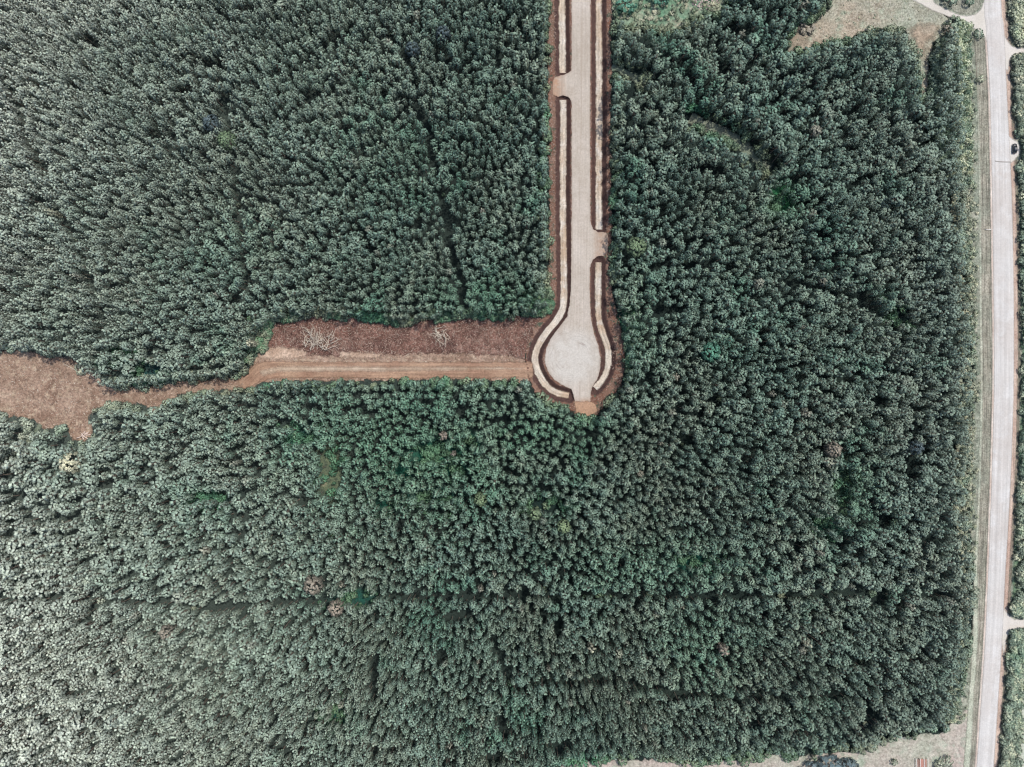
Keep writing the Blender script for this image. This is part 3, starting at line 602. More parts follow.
UNIQ = [(68, 463, 4.4, PALECROWN, True, 'large cream-coloured round crown standing out in the south-west forest'), (44, 455, 3.4, None, True, 'grey-green broad crown just left of the large cream crown'),
        (93, 445, 3.4, None, True, 'broad grey-green crown right above the large cream crown'), (712, 352, 4.0, TEALCROWN, True, 'broad teal-green crown among the grey pines east of the turning circle'),
        (637, 246, 4.0, OLIVECROWN, True, 'broad olive-green crown beside the east driveway'), (225, 139, 3.6, OLIVECROWN, True, 'yellowish broad crown in the north-west forest'),
        (210, 122, 3.4, BLUECROWN, True, 'bluish dull crown up-left of the yellowish broad crown'), (249, 343, 1.9, PALECROWN, False, 'small bright pale crown at the forest corner left of the strip'),
        (50, 212, 1.9, PALECROWN, False, 'small bright pale crown in the west forest'), (165, 633, 3.0, PINKCROWN, True, 'pinkish dying crown in the south-west forest'),
        (312, 586, 3.8, PINKCROWN, True, 'largest brown dying crown just above the long dark lane'), (335, 609, 3.2, PINKCROWN, True, 'brownish dying crown just below the long dark lane'),
        (443, 436, 2.2, PINKCROWN, False, 'pinkish dying crown above the teal-green glade'), (453, 454, 1.4, PINKCROWN, False, 'tiny bright pink crown right of the teal-green glade'),
        (412, 350 + 137, 3.2, None, True, 'dark round crown isolated beside the teal hollow south of the track'), (443, 32, 3.0, BLUECROWN, True, 'blue-grey crown high in the north forest, right of the dark lane'),
        (412, 48, 3.0, BLUECROWN, True, 'blue-grey crown at the dark lane\'s edge in the north forest'), (592, 649, 2.0, PALECROWN, False, 'left of the two bright yellowish crowns below the long dark lane'),
        (619, 655, 1.9, PALECROWN, False, 'right of the two bright yellowish crowns below the long dark lane'), (808, 644, 2.0, PALECROWN, False, 'small pale crown in the south-east forest below the dark lane'),
        (725, 652, 2.6, PINKCROWN, False, 'brownish leaning crown in the south-east forest'), (835, 450, 3.2, PINKCROWN, True, 'brown-tinged crown above the long green glade in the east forest'),
        (918, 448, 2.8, BLUECROWN, True, 'dull purplish crown near the east verge'), (535, 515, 2.6, OLIVECROWN, False, 'yellow-green crown at the dark hollow south of the circle'),
        (564, 527, 2.8, OLIVECROWN, True, 'brightest green crown south-west of the turning circle\'s hollow'), (480, 500, 2.8, OLIVECROWN, True, 'light green crown between teal glade and dark hollow')]
for x, y, r, mt, big, lb in UNIQ:
    make_tree(x, y, lb, None, r, random.uniform(1.0, 1.08), None, mt, big, True, name='broadleaf_tree' if big else 'pine_tree')
for i in range(7):
    assert i in SRC
open('/tmp/cnt.txt','w').write(str(len(INDIV))) if False else None; print('single trees', len(INDIV))

# ------------------------------------------------------------------ the rest of the forest (one mass)
CTRL = np.array([(0, 0, 6.4), (120, 60, 6.2), (250, 60, 6.6), (400, 100, 7.2), (480, 250, 6.6), (320, 260, 6.6), (150, 250, 6.6), (20, 250, 6.8), (60, 450, 11.5), (150, 470, 10.8), (60, 560, 10.2), (80, 700, 9.2), (160, 560, 10.0), (250, 480, 8.8),
                 (380, 430, 7.4), (400, 540, 7.6), (220, 650, 8.2), (420, 650, 6.0), (450, 740, 6.6), (600, 650, 5.8), (600, 720, 5.8), (560, 470, 6.8), (680, 480, 7.0), (650, 550, 7.2), (680, 130, 8.4), (660, 230, 8.2), (740, 300, 7.6),
                 (700, 400, 7.8), (800, 120, 9.0), (850, 100, 9.2), (900, 100, 8.4), (820, 250, 7.6), (900, 250, 7.8), (850, 400, 8.0), (930, 350, 7.0), (900, 480, 8.6), (850, 560, 8.2), (800, 650, 7.0), (900, 650, 8.0), (950, 100, 8.0), (950, 450, 6.8), (720, 40, 9)])
def spacing(px, py):
    num = 0; den = 0
    for cx, cy, s in CTRL:
        w = 1 / ((px - cx) ** 2 + (py - cy) ** 2 + 900) ** 1.5; num = num + w * s; den = den + w
    return num / den
NC = 420000
NC = 560000; cpx = rng.uniform(-75, 1150, NC); cpy = rng.uniform(-60, 830, NC)
sp = spacing(cpx, cpy) * (.74 + .30 * np.clip((fbm(cpx, cpy, 30, 301, 2) - .25) * 2, 0, 1))
hn = fbm(cpx, cpy, 34, 21); hn2 = fbm(cpx, cpy, 90, 33); hn = hn + .25 * (fbm(cpx, cpy, 13, 41, 2) - .5)
ht = .72 + .55 * (hn - .2) + .15 * (hn2 - .5) + rng.normal(0, .085, NC)
zone = sdf(cpx, cpy, [(925, 20), (980, 20), (980, 175), (935, 175), (925, 60)]); ht = np.where(zone > 0, ht * .75, ht)
ht = np.clip(ht + .22 * np.clip((330 - cpx) / 330, 0, 1), .5, 1.5)
k = (H - 11.5 * ht) / H
bx = (cpx - 512) * S * k; by = (383.5 - cpy) * S * k
bpx = bx / S + 512; bpy_ = 383.5 - by / S
csd = np.maximum(clear_sd(cpx, cpy), clear_sd(bpx, bpy_)); lsd = lane_sd(cpx, cpy)
ok = (csd < -rng.uniform(1.2, 3.4, NC)) & (lsd < rng.uniform(-3.3, -1.5, NC))
ok &= (fbm(cpx, cpy, 22, 55, 2) + rng.normal(0, .05, NC)) > .235
order = np.nonzero(ok)[0]
cell = 2.0; gridd = {}
def near_ok(x, y, r):
    cx = int(x // cell); cy = int(y // cell); m = int(r // cell) + 1; r2 = r * r
    for a in range(cx - m, cx + m + 1):
        for b in range(cy - m, cy + m + 1):
            for q in gridd.get((a, b), ()):
                rr = max(r, q[2]) if q[2] < 0 else r
                if (q[0] - x) ** 2 + (q[1] - y) ** 2 < max(r2, q[3]): return False
    return True
for lx in (-7, 0, 7, 13): INDIV.append((wx(84 + lx), wy(434 - lx * .4), 3.2))
for x, y, r in INDIV: gridd.setdefault((int(x // cell), int(y // cell)), []).append((x, y, r, (r * .95 + .8) ** 2))
pts = []
for i in order:
    r = sp[i] * S * .84
    if near_ok(bx[i], by[i], r):
        gridd.setdefault((int(bx[i] // cell), int(by[i] // cell)), []).append((bx[i], by[i], 0, 0)); pts.append(i)
pts = np.array(pts); print('forest trees', len(pts))

def scatter_obj(name, xyz, rot, scl, idx, sources):
    me = bpy.data.meshes.new(name); me.vertices.add(len(xyz)); me.vertices.foreach_set('co', np.asarray(xyz, np.float32).ravel())
    for n, ty, arr, f in (('rotv', 'FLOAT_VECTOR', rot, 'vector'), ('sclv', 'FLOAT_VECTOR', scl, 'vector')):
        a = me.attributes.new(n, ty, 'POINT'); a.data.foreach_set(f, np.asarray(arr, np.float32).ravel())
    a = me.attributes.new('pick', 'INT', 'POINT'); a.data.foreach_set('value', np.asarray(idx, np.int32))
    o = bpy.data.objects.new(name, me); COL.objects.link(o)
    ng = bpy.data.node_groups.new(name + '_nodes', 'GeometryNodeTree')
    ng.interface.new_socket('Geometry', in_out='INPUT', socket_type='NodeSocketGeometry'); ng.interface.new_socket('Geometry', in_out='OUTPUT', socket_type='NodeSocketGeometry')
    gi = ng.nodes.new('NodeGroupInput'); go = ng.nodes.new('NodeGroupOutput'); iop = ng.nodes.new('GeometryNodeInstanceOnPoints')
    jall = ng.nodes.new('GeometryNodeJoinGeometry')
    for src in reversed(sources):  # join inputs stack newest first
        j = ng.nodes.new('GeometryNodeJoinGeometry')
        for ob in src:
            oi = ng.nodes.new('GeometryNodeObjectInfo'); oi.transform_space = 'ORIGINAL'; oi.inputs['Object'].default_value = ob
            ng.links.new(oi.outputs['Geometry'], j.inputs[0])
        g2 = ng.nodes.new('GeometryNodeGeometryToInstance'); ng.links.new(j.outputs[0], g2.inputs[0]); ng.links.new(g2.outputs[0], jall.inputs[0])
    def at(n, ty):
        a = ng.nodes.new('GeometryNodeInputNamedAttribute'); a.data_type = ty; a.inputs['Name'].default_value = n; return a.outputs['Attribute']
    m2p = ng.nodes.new('GeometryNodeMeshToPoints'); ng.links.new(gi.outputs[0], m2p.inputs[0])
    ng.links.new(m2p.outputs[0], iop.inputs['Points']); ng.links.new(jall.outputs[0], iop.inputs['Instance'])
    iop.inputs['Pick Instance'].default_value = True; ng.links.new(at('pick', 'INT'), iop.inputs['Instance Index'])
    ng.links.new(at('rotv', 'FLOAT_VECTOR'), iop.inputs['Rotation']); ng.links.new(at('sclv', 'FLOAT_VECTOR'), iop.inputs['Scale'])
    ng.links.new(iop.outputs[0], go.inputs[0])
    md = o.modifiers.new('scatter', 'NODES'); md.node_group = ng
    return o
n = len(pts)
rot = np.zeros((n, 3)); rot[:, 2] = rng.uniform(0, 6.28, n); rot[:, :2] = rng.normal(0, .035, (n, 2))
rs_ = sp[pts] * S * .565 / 2.0 * rng.uniform(.74, 1.32, n)
scl = np.stack([rs_, rs_, ht[pts]], 1)
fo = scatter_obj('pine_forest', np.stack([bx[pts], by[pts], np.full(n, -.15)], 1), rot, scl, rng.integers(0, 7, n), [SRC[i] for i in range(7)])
tag(fo, 'dense dark grey-green pine forest filling the land around the clearings and roads', 'forest', kind='stuff')

# ------------------------------------------------------------------ bushes
BSRC = {}
def make_bush(px, py, r, h, label, mat=None, var=0, group=None):
    e = empty('bush', (wx(px), wy(py), 0), random.random() * 6.28, (r, r, h)); tag(e, label, 'bush', group)
    cm = BUSHM[var] if mat is None else remat(BUSHM[var], mat)
    t = bpy.data.objects.new('stem', BUSHT[var]); COL.objects.link(t); t.parent = e
    c = bpy.data.objects.new('crown', cm); COL.objects.link(c); c.parent = e
    key = (var, mat.name if mat else None)
    if key not in BSRC: BSRC[key] = (c, t)
    return e
make_bush(626, 7, 3.6, 2.4, 'larger rounded deep green bush in the north glade', TEALCROWN, 0)
make_bush(660, 1, 3.2, 2.4, 'deep green bush at the north glade\'s upper middle', TEALCROWN, 1)
make_bush(951, 26, 2.8, 2.2, 'dark bush just below the pale side road\'s bend', None, 1)
make_bush(946, 31, 2.0, 1.8, 'brownish bush beside the dark bush below the side road', PINKCROWN, 2)
make_bush(976, 36, 1.8, 1.6, 'small dark bush at the corner of side road and main road', None, 0)
make_bush(948, 1, 2.6, 1.8, 'dark bush on the grass island, farther from the main road', None, 2)
make_bush(967, 3, 1.7, 1.6, 'dark bush on the grass island, nearer the main road', None, 1)
make_bush(806, 27, 3.2, .8, 'low brown bush added for a shadowy patch on the bare meadow ground', PINKCROWN, 1)  # added bush stands in for a shadowy brown patch
make_bush(893, 761, 1.2, 1.0, 'tiny dark bush alone on the pale south field', None, 2)
make_bush(945, 760, 2.2, 1.4, 'whitish bush right of the red slatted pen', PALECROWN, 0)
make_bush(938, 764, 1.8, 1.2, 'small whitish bush between the red pen and its larger pale neighbour', PALECROWN, 2)
make_bush(82, 369, 2.2, 1.2, 'pale green bush lying among the fallen poles', PALECROWN, 1)
make_bush(830, 766, 5.0, 1.6, 'wide dark thicket at the south field\'s bottom edge', BLUECROWN, 0)
make_bush(848, 767, 3.6, 1.5, 'dark thicket right beside the widest dark thicket', BLUECROWN, 1)
make_bush(809, 768, 3.4, 1.4, 'dark thicket left beside the widest dark thicket', BLUECROWN, 2)
for v in range(3):
    make_bush([979, 1007, 1011][v], [80, 655, 690][v], 1.4, 1.2, ['pale bush on the mown strip near the car end of the road', 'pale bush just below the lower driveway\'s mouth', 'pale bush on the right verge beside the farm field'][v], PALEBUSH, v)
    make_bush([770, 431, 846][v], [198, 452, 486][v], 1.8, 1.2, ['lush low bush in the small green glade of the east forest', 'lush low bush in the teal-green glade south of the track', 'lush low bush in the long green glade of the east forest'][v], LUSH, v)
# undergrowth mass
BX = []; 
def addpts(px, py, r, h, kindi): BX.append(np.stack([px, py, r, h, kindi], 1))
def cand(n, x0, x1, y0, y1): return rng.uniform(x0, x1, n), rng.uniform(y0, y1, n)
# forest edges
x, y = cand(60000, -60, 1010, -60, 800); sd_ = clear_sd(x, y); ls_ = lane_sd(x, y)
m_ = (sd_ < np.where(x > 930, -2, 1.2)) & (sd_ > -9) & (np.hypot(x - 85, y - 435) > 8) & (rng.random(len(x)) < np.where(sd_ > -5, .62, .3)) & ~((x > 600) & (x < 612.5) & (y < 300))
addpts(x[m_], y[m_], rng.uniform(.7, 1.9, m_.sum()), rng.uniform(.7, 2.0, m_.sum()), rng.integers(0, 3, m_.sum()))
tn_ = np.zeros(len(x))
for cx, cy, rx, ry, c_ in TINTS: tn_ = np.maximum(tn_, np.exp(-((x - cx) / rx) ** 2 - ((y - cy) / ry) ** 2) * (sum(c_) > .2))
m_ = (ls_ > -1) & (sd_ < 0) & (rng.random(len(x)) < .03)
addpts(x[m_], y[m_], rng.uniform(.6, 1.5, m_.sum()), rng.uniform(.5, 1.6, m_.sum()), rng.integers(0, 3, m_.sum()))
x, y = cand(60000, 100, 980, 190, 760); sd_ = clear_sd(x, y); tn_ = np.zeros(len(x))
for cx, cy, rx, ry, c_ in TINTS: tn_ = np.maximum(tn_, np.exp(-((x - cx) / rx) ** 2 - ((y - cy) / ry) ** 2) * (.5 if cy in (472, 480) else 1))
m_ = (rng.random(len(x)) < tn_ * .85) & (sd_ < -1) & (fbm(x, y, 7, 91, 2) > .38)
addpts(x[m_], y[m_], rng.uniform(.5, 1.6, m_.sum()), rng.uniform(.4, 2.2, m_.sum()), rng.integers(6, 9, m_.sum()))
x, y = cand(9000, 250, 552, 286, 352); s1 = clear_sd(x, y); m_ = (rng.random(len(x)) < .75) & (((s1 > -4) & (s1 < 3.5) & (y < 326) & (fbm(x, y, 16, 19, 2) > .42)) | ((x < 276 - (y - 316) * .3) & (y > 314) & (s1 < 7)) | ((x > 524) & (y > 292) & (y < 316) & (s1 < 5)))
addpts(x[m_], y[m_], rng.uniform(.5, 1.3, m_.sum()), rng.uniform(.4, 1.6, m_.sum()), rng.choice([0, 1, 2, 6, 7, 8], m_.sum()))
# inside glade / verge : sparse pale
x, y = cand(9000, 610, 735, -60, 34); m_ = (sdf(x, y, P_GLADE) > 0) & (rng.random(len(x)) < .07)
addpts(x[m_], y[m_], rng.uniform(.3, 1.0, m_.sum()), rng.uniform(.3, .8, m_.sum()), rng.integers(0, 6, m_.sum()))
x, y = cand(26000, 940, 992, 24, 800); e_ = np.interp(y, [p[1] for p in ROADS_L], [p[0] for p in ROADS_L])
m_ = (sdf(x, y, P_EAST) > -14) & (x < e_ - 13) & (rng.random(len(x)) < np.clip((e_ - 15 - x) / 22, .02, .40)) & (y < 722)
addpts(x[m_], y[m_], rng.uniform(.3, .85, m_.sum()), rng.uniform(.3, .9, m_.sum()), rng.integers(1, 6, m_.sum()))
# narrow belt and right-hand side of the road
x, y = cand(5200, 930, 966, 24, 180); m_ = (sdf(x, y, P_MEADOW) < -2) & (rng.random(len(x)) < .22)
addpts(x[m_], y[m_], rng.uniform(.8, 1.8, m_.sum()), rng.uniform(1.0, 2.4, m_.sum()), np.where(x[m_] > 948, rng.integers(1, 6, m_.sum()), rng.integers(0, 3, m_.sum())))
x, y = cand(30000, 1000, 1060, -60, 830); e_ = np.interp(y, [p[1] for p in ROADS_R], [p[0] for p in ROADS_R])
drv = (np.abs(y - 51) < 6 + np.clip(1012 - x, 0, 10)) | (np.abs(y - 623) < 8 + np.clip(1012 - x, 0, 10)) | ((np.abs(y - 149) < 14) & (x < 1023)) | ((y > 640) & (x > 1021 - (y - 640) * .03)) | ((y > 400) & (y < 600) & (x < 1016))
m_ = (x > e_ + 6) & ~drv & (rng.random(len(x)) < np.where((y > 170) & (y < 600), .13, .30))
addpts(x[m_], y[m_], rng.uniform(.8, 2.0, m_.sum()), rng.uniform(.6, 1.7, m_.sum()), np.where((y[m_] < 48) | (rng.random(m_.sum()) < .3), rng.integers(3, 6, m_.sum()), rng.integers(0, 3, m_.sum())))
# island between side road and main road, meadow scatter
x, y = cand(1200, 780, 980, -60, 60); m_ = (sdf(x, y, P_MEADOW) > 2) & (rng.random(len(x)) < .12)
addpts(x[m_], y[m_], rng.uniform(.2, .45, m_.sum()), rng.uniform(.15, .3, m_.sum()), rng.integers(3, 6, m_.sum()))
B = np.concatenate(BX)
bad = (sdf(B[:, 0], B[:, 1], side) > -2) | (ditch_d(wx(B[:, 0]), wy(B[:, 1])) < 2.2) | (sdf(B[:, 0], B[:, 1], ROADPOLY) > -3)
B = B[~bad]; n = len(B); print('undergrowth', n)
rot = np.zeros((n, 3)); rot[:, 2] = rng.uniform(0, 6.28, n)
us = scatter_obj('undergrowth', np.stack([wx(B[:, 0]), wy(B[:, 1]), np.full(n, -.05)], 1), rot, np.stack([B[:, 2], B[:, 2], B[:, 3]], 1), B[:, 4].astype(int),
                 [BSRC[(0, None)], BSRC[(1, None)], BSRC[(2, None)], BSRC[(0, PALEBUSH.name)], BSRC[(1, PALEBUSH.name)], BSRC[(2, PALEBUSH.name)], BSRC[(0, LUSH.name)], BSRC[(1, LUSH.name)], BSRC[(2, LUSH.name)]])
tag(us, 'low green undergrowth along forest edges, verges and glades', 'undergrowth', kind='stuff')

# ------------------------------------------------------------------ brush piles, logs, debris
def wood_mat(name, a, b):
    m = N(name); return m.done(m.bsdf(m.mix(m.ramp(m.noise(1.5, 4, .7), .35, .65), a, b), bump=m.noise(8), bs=.3))
DEADW = wood_mat('bleached_wood', (.40, .33, .26), (.72, .65, .55))
PINKW = wood_mat('pinkish_log', (.55, .42, .36), (.75, .66, .60))
BROWNW = wood_mat('brown_wood', (.16, .10, .08), (.28, .19, .15))
STONE = wood_mat('pale_rubble', (.45, .36, .32), (.66, .58, .53))
def brush_pile(px, py, w, h, nb, seed, label, fan):
    rs = np.random.default_rng(seed); V = []; F = []
    e = empty('brush_pile', (wx(px), wy(py), 0)); tag(e, label, 'brush pile', 'uprooted brush piles')
    def branch(p, a, L, r, lev, el):
        pts_ = [p]; n_ = 5
        for i in range(n_):
            a += rs.normal() * .16; el += rs.normal() * .12
            q = pts_[-1] + np.array((math.cos(a) * math.cos(el), math.sin(a) * math.cos(el), math.sin(el))) * L / n_; q[2] = max(.1, q[2]); pts_.append(q)
            if lev > 0 and i > 0 and rs.random() < .6: branch(q, a + rs.choice([-1, 1]) * rs.uniform(.4, .9), L * .45, r * .55, lev - 1, el + rs.normal() * .2)
        tube(V, F, pts_, np.linspace(r, r * .35, n_ + 1), 5)
    for k in range(nb):
        if fan: a = rs.uniform(.45, 2.7); st = np.array((rs.uniform(-.5, .45) * w, rs.uniform(-.5, .15) * h, rs.uniform(.1, 1.0)))
        else: a = rs.uniform(0, 6.28); st = np.array((rs.uniform(-.35, .35) * w, rs.uniform(-.35, .35) * h, rs.uniform(.1, .9)))
        branch(st, a, rs.uniform(.3, .62) * h, rs.uniform(.13, .25), 1, rs.uniform(-.05, .3))
    me = mesh_obj('branches', V, F, DEADW, e, True)
    V = []; F = []
    for k in range(nb * 2):
        st = np.array((rs.normal() * .28 * w, rs.normal() * .28 * h, .08)); a = rs.uniform(0, 6.28); L = rs.uniform(.8, 2.2)
        tube(V, F, [st, st + np.array((math.cos(a), math.sin(a), .12)) * L * .5, st + np.array((math.cos(a + .3), math.sin(a + .3), .15)) * L], [.09, .07, .03], 4)
    tag(mesh_obj('twigs', V, F, BROWNW, e, True), kind='stuff')
brush_pile(319, 339, 13, 10.5, 34, 5, 'larger fan-shaped heap of bleached uprooted branches on the brown strip', True)
brush_pile(440, 334, 7.5, 8, 20, 9, 'smaller heap of bleached uprooted branches on the brown strip', False)
def log(px, py, L, r, ang, label, mat, z=None, group=None, tilt=0.0):
    rs = np.random.default_rng(int(px * 13 + py)); e = empty('log', (wx(px), wy(py), (r if z is None else z)), ang); e.rotation_euler = (0, -tilt, ang); tag(e, label, 'log', group)
    V = []; F = []; tube(V, F, [(-L / 2 + L * t, rs.normal() * .04, rs.normal() * .03) for t in (0, .25, .5, .75, 1)], [r, r * .97, r * .9, r * .82, r * .72], 9)
    mesh_obj('stem', V, F, mat, e, True)
    V = []; F = []
    for s_ in (-.2, .15, .38): tube(V, F, [(L * s_, 0, r * .5), (L * s_ + .15, .2 * random.choice((-1, 1)), r + .25)], [r * .3, r * .18], 5)
    mesh_obj('branch_stub', V, F, mat, e, True)
hl = 'pale pinkish log in the heap below the west clearing'
for dx, dy, L, a, z in ((-4, 2, 3.2, .3, .25), (-1, 1.5, 3.0, 1.9, .3), (1, 0, 3.4, .5, .3), (3, -2, 2.8, .35, .28), (2, 2, 3.0, 2.6, .7), (0, -1, 3.4, .9, .75), (5, 0, 2.4, .2, .3)):
    log(84 + dx * .9, 435 + dy, L, .26, a, hl, PINKW, z, 'pale logs heaped below the west clearing')
log(80, 372, 16, .16, -.48, 'longest bleached fallen pole at the west clearing\'s forest edge', DEADW)
log(94, 377, 9, .15, -.62, 'shorter bleached fallen pole at its lower right end near the forest', DEADW, .3)
log(92, 372, 8, .13, -.45, 'thin fallen pole lying above the two other bleached poles', BROWNW, .2)
for i, (lx, ly, L, a, t) in enumerate(((118, 733, 5, .9, 1.2), (141, 709, 5, .7, 1.2))): pass
def rubble(px, py, w, h, n, label, seed):
    rs = np.random.default_rng(seed); V = []; F = []
    for k in range(n):
        c = np.array((wx(px) + rs.normal() * w * .4, wy(py) + rs.normal() * h * .4, .1)); r = rs.uniform(.15, .5); b = len(V)
        for z_, k_ in ((-.4, .8), (.3, 1.0), (.9, .5)):
            for j in range(6): a = j * 1.047 + rs.random() * .4; V.append(c + np.array((math.cos(a) * k_, math.sin(a) * k_ * .8, z_)) * r * rs.uniform(.8, 1.2))
        for l in range(2):
            for j in range(6): F.append((b + l * 6 + j, b + l * 6 + (j + 1) % 6, b + l * 6 + 6 + (j + 1) % 6, b + l * 6 + 6 + j))
        F.append(tuple(b + 12 + j for j in range(6)))
    tag(mesh_obj('rubble_heap', V, F, STONE), label, 'rubble')
rubble(706, 3, 8, 4.5, 130, 'scattered heap of pale pinkish rubble at the north glade\'s top', 3)
# woody debris strewn on the bare strips
V = []; F = []; rs = np.random.default_rng(77)
def strew(px, py, L, r):
    a = rs.uniform(0, 6.28); x, y = wx(px), wy(py); d = np.array((math.cos(a), math.sin(a), 0)) * L / 2; c = np.array((x, y, .16 + r))
    tube(V, F, [c - d, c + d * .1 + np.array((0, 0, .05)), c + d], [r, r * .9, r * .6], 4)
k_ = 0
while k_ < 900:
    px, py = rs.uniform(260, 548), rs.uniform(314, 358)
    if sdf(np.array([px]), np.array([py]), P_STRIP)[0] > 1: strew(px, py, rs.uniform(.5, 2.2), rs.uniform(.03, .10)); k_ += 1
k_ = 0
while k_ < 800:
    px, py = (rs.uniform(549, 556), rs.uniform(0, 305)) if rs.random() < .55 else (rs.uniform(607, 612), rs.uniform(0, 300)) if rs.random() < .6 else (rs.uniform(612, 622), rs.uniform(300, 395))
    if 72 < py < 100 and px < 558 or 230 < py < 258 and px > 600: continue
    strew(px, py, rs.uniform(.4, 1.7), rs.uniform(.03, .09)); k_ += 1
k_ = 0
while k_ < 420:
    px, py = rs.uniform(0, 250), rs.uniform(348, 430)
    s_ = sdf(np.array([px]), np.array([py]), P_WEST)[0]
    if s_ > 0 and rs.random() < (.9 if s_ < 7 else .15): strew(px, py, rs.uniform(.5, 2.4), rs.uniform(.03, .09)); k_ += 1
o = mesh_obj('woody_debris', V, F, wood_mat('debris_wood', (.20, .13, .10), (.55, .45, .37)))
tag(o, 'broken sticks and chips strewn over the brown cleared strips', 'debris', kind='stuff')

# ------------------------------------------------------------------ car
def paint(name, c, rough=.3, metal=.0, coat=.5):
    m = N(name); b = m.n('BsdfPrincipled'); col = m.mix(m.ramp(m.noise(3, 4, .7), .35, .7), c, tuple(q * 1.25 + .004 for q in c)); m.put(b.inputs['Base Color'], col)
    b.inputs['Roughness'].default_value = rough; b.inputs['Metallic'].default_value = metal; b.inputs['Coat Weight'].default_value = coat; return m.done(b.outputs[0])
def loft(V, F, secs):
    b0 = len(V); n = len(secs[0])
    for s_ in secs: V += [np.array(p, float) for p in s_]
    for i in range(len(secs) - 1):
        for k in range(n - 1): F.append((b0 + i * n + k, b0 + i * n + k + 1, b0 + (i + 1) * n + k + 1, b0 + (i + 1) * n + k))
    F.append(tuple(b0 + k for k in range(n))[::-1]); F.append(tuple(b0 + (len(secs) - 1) * n + k for k in range(n)))
def build_car():
    e = empty('parked_car', (wx(1013.6), wy(149), .12), math.radians(-2)); tag(e, 'dark car with grey roof parked on the pale pull-in beside the main road', 'car')
    body = paint('dark_car_paint', (.03, .032, .035)); roofm = paint('grey_roof_paint', (.12, .12, .125), .4); glass = paint('tinted_glass', (.008, .01, .012), .06, 0, 1); tyre = paint('tyre_rubber', (.015, .015, .015), .9, 0, 0); rim = paint('rim_metal', (.45, .45, .46), .3, .9)
    V = []; F = []; secs = []
    for yy, w, z0, z1 in ((-2.25, .62, .45, .66), (-2.18, .80, .32, .80), (-1.7, .89, .25, .92), (-.9, .91, .22, .96), (.6, .91, .22, .96), (1.3, .89, .25, .88), (1.95, .82, .30, .76), (2.2, .62, .42, .62)):
        secs.append([(-w * .9, yy, z0), (-w, yy, (z0 + z1) / 2), (-w * .97, yy, z1 - .1), (-w * .82, yy, z1), (0, yy, z1 + .04), (w * .82, yy, z1), (w * .97, yy, z1 - .1), (w, yy, (z0 + z1) / 2), (w * .9, yy, z0)])
    loft(V, F, secs); mesh_obj('body', V, F, body, e, True)
    V = []; F = []; secs = []
    for yy, w, z1 in ((-1.75, .66, .94), (-1.15, .66, 1.38), (-.3, .68, 1.45), (.35, .67, 1.40), (1.05, .66, .94)):
        secs.append([(-w - .1, yy, .90), (-w, yy, z1 - .03), (0, yy, z1), (w, yy, z1 - .03), (w + .1, yy, .90)])
    loft(V, F, secs); mesh_obj('windows', V, F, glass, e, True)
    V = []; F = []; loft(V, F, [[(-w, yy, z), (-w, yy, z + .03), (0, yy, z + .055), (w, yy, z + .03), (w, yy, z)] for yy, w, z in ((-1.0, .60, 1.40), (-.3, .62, 1.445), (.28, .60, 1.41))]); mesh_obj('roof', V, F, roofm, e, True)
    for sx in (-1, 1):
        for yy in (-1.35, 1.35):
            V = []; F = []; tube(V, F, [(sx * .72, yy, .32), (sx * .78, yy, .32), (sx * .92, yy, .32), (sx * .95, yy, .32)], [.28, .32, .32, .27], 18); w_ = mesh_obj('wheel', V, F, tyre, e, True)
            V = []; F = []; tube(V, F, [(sx * .94, yy, .32), (sx * .962, yy, .32)], [.2, .18], 12); mesh_obj('rim', V, F, rim, w_)
        V = []; F = []; loft(V, F, [[(sx * .5, yy, .62), (sx * .5, yy, .72), (sx * .76, yy - .04, .74), (sx * .76, yy - .04, .64)] for yy in (2.06, 2.16)]); mesh_obj('headlight', V, F, paint('lamp_glass', (.6, .6, .58), .1), e)
        V = []; F = []; loft(V, F, [[(sx * .5, yy, .62), (sx * .5, yy, .74), (sx * .78, yy, .74), (sx * .78, yy, .62)] for yy in (-2.25, -2.15)]); mesh_obj('tail_light', V, F, paint('tail_glass', (.4, .02, .02), .15), e)
        V = []; F = []; loft(V, F, [[(sx * .93, yy, .98), (sx * .93, yy, 1.12), (sx * 1.08, yy, 1.12), (sx * 1.08, yy, .98)] for yy in (.72, .82)]); mesh_obj('mirror', V, F, body, e)
build_car()
# ------------------------------------------------------------------ small built things
CONC = soil_mat('concrete', [(.62, .60, .55), (.52, .5, .46)], edge=None, fine=4, coarse=.5, grain=.2)
e = empty('culvert_pipe', (wx(988), wy(229.6), .18)); tag(e, 'short white concrete culvert pipe across the mown strip beside the main road', 'pipe')
V = []; F = []; tube(V, F, [(-1.2, 0, 0), (-.6, 0, .02), (.6, 0, .02), (1.2, 0, 0)], [.28, .28, .28, .28], 14); mesh_obj('barrel', V, F, CONC, e, True)
for sx in (-1, 1): V = []; F = []; tube(V, F, [(sx * 1.15, 0, 0), (sx * 1.35, 0, 0)], [.36, .36], 14); mesh_obj('collar', V, F, CONC, e, True)
REDM = paint('faded_red_paint', (.46, .22, .17), .8, 0, 0); WHM = paint('white_rail_paint', (.72, .66, .62), .6, 0, 0)
def bxm(V, F, x0, x1, y0, y1, z0, z1):
    b = len(V); V += [np.array(p) for p in ((x0, y0, z0), (x1, y0, z0), (x1, y1, z0), (x0, y1, z0), (x0, y0, z1), (x1, y0, z1), (x1, y1, z1), (x0, y1, z1))]
    F += [(b, b + 3, b + 2, b + 1), (b + 4, b + 5, b + 6, b + 7), (b, b + 1, b + 5, b + 4), (b + 1, b + 2, b + 6, b + 5), (b + 2, b + 3, b + 7, b + 6), (b + 3, b, b + 4, b + 7)]
e = empty('slatted_pen', (wx(921), wy(762.5), .03), .03); tag(e, 'small faded red slatted pen with white rails on the pale south field', 'pen')
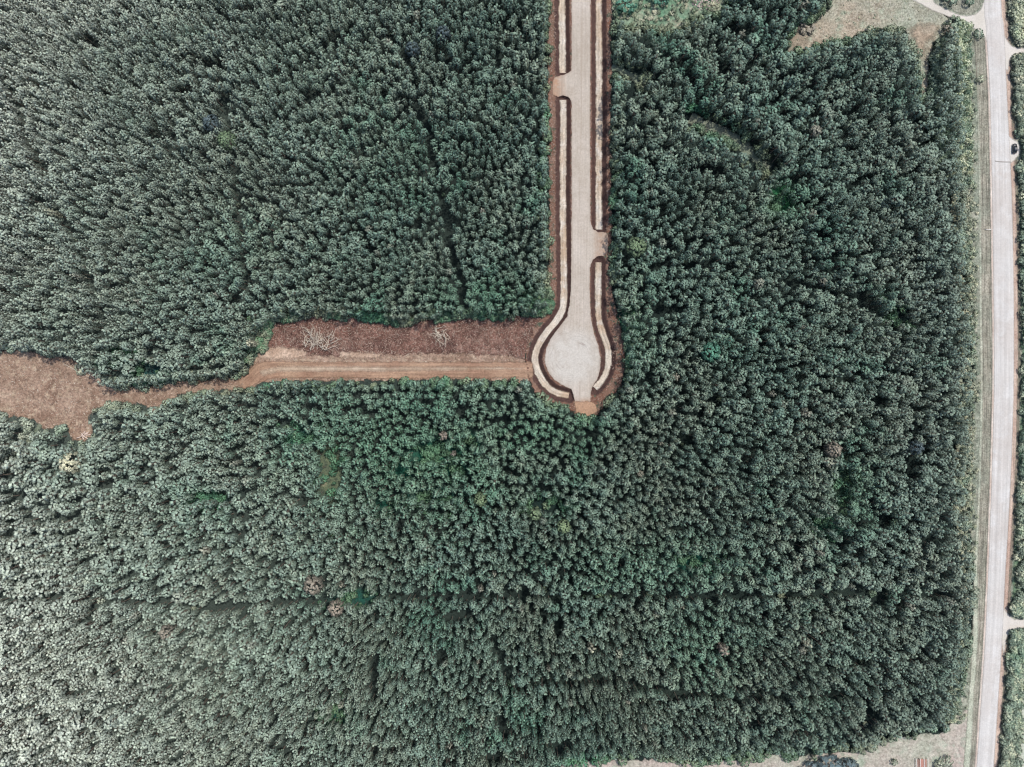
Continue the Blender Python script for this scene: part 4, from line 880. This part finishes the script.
for k in range(4): V = []; F = []; bxm(V, F, -2.6 + k * 1.7, -2.42 + k * 1.7, -2.3, 2.3, .8, 1.0); bxm(V, F, -2.58 + k * 1.7, -2.44 + k * 1.7, -2.2, -2.06, 0, .8); bxm(V, F, -2.58 + k * 1.7, -2.44 + k * 1.7, 2.06, 2.2, 0, .8); mesh_obj('rail', V, F, WHM, e)
V = []; F = []
for k in range(7): bxm(V, F, -.88 + k * .22, -.72 + k * .22, -2.1, 2.1, .84, .9)
for k in range(4): bxm(V, F, 1.2 + k * .26, 1.32 + k * .26, -1.9, 1.9, .84, .9)
for k in range(3): bxm(V, F, -2.1 + k * .4, -2.0 + k * .4, -1.9, 1.9, .84, .9)
mesh_obj('slat_panel', V, F, REDM, e)

# ------------------------------------------------------------------ camera, light
cam = bpy.data.cameras.new('camera'); cam.sensor_width = 36; cam.lens = 24; cam.clip_start = 1; cam.clip_end = 20000
co = bpy.data.objects.new('camera', cam); COL.objects.link(co); co.location = (0, 0, H); SC.camera = co
EL, AZ = math.radians(60), math.radians(48)        # azimuth from north, clockwise
w = bpy.data.worlds.new('World'); SC.world = w; w.use_nodes = True; nt = w.node_tree; nt.nodes.clear()
sky = nt.nodes.new('ShaderNodeTexSky'); sky.sky_type = 'NISHITA'; sky.sun_disc = False; sky.sun_elevation = EL; sky.sun_rotation = AZ; sky.air_density = 1.0; sky.dust_density = 2.5; sky.ozone_density = 1.0
bg = nt.nodes.new('ShaderNodeBackground'); bg.inputs[1].default_value = .15; wo = nt.nodes.new('ShaderNodeOutputWorld'); nt.links.new(sky.outputs[0], bg.inputs[0]); nt.links.new(bg.outputs[0], wo.inputs[0])
sl = bpy.data.lights.new('sun', 'SUN'); sl.energy = 3.0; sl.angle = math.radians(1.5); sl.color = (1, .95, .88); so = bpy.data.objects.new('sun', sl); COL.objects.link(so)
d = Vector((math.sin(AZ) * math.cos(EL), math.cos(AZ) * math.cos(EL), math.sin(EL))); so.rotation_euler = d.to_track_quat('Z', 'Y').to_euler(); so.location = d * 400
SC.view_settings.view_transform = 'Standard'; SC.view_settings.look = 'None'; SC.view_settings.exposure = 0
SC.cycles.filter_width = 1.2; SC.cycles.max_bounces = 5; SC.cycles.transparent_max_bounces = 12; SC.cycles.diffuse_bounces = 3
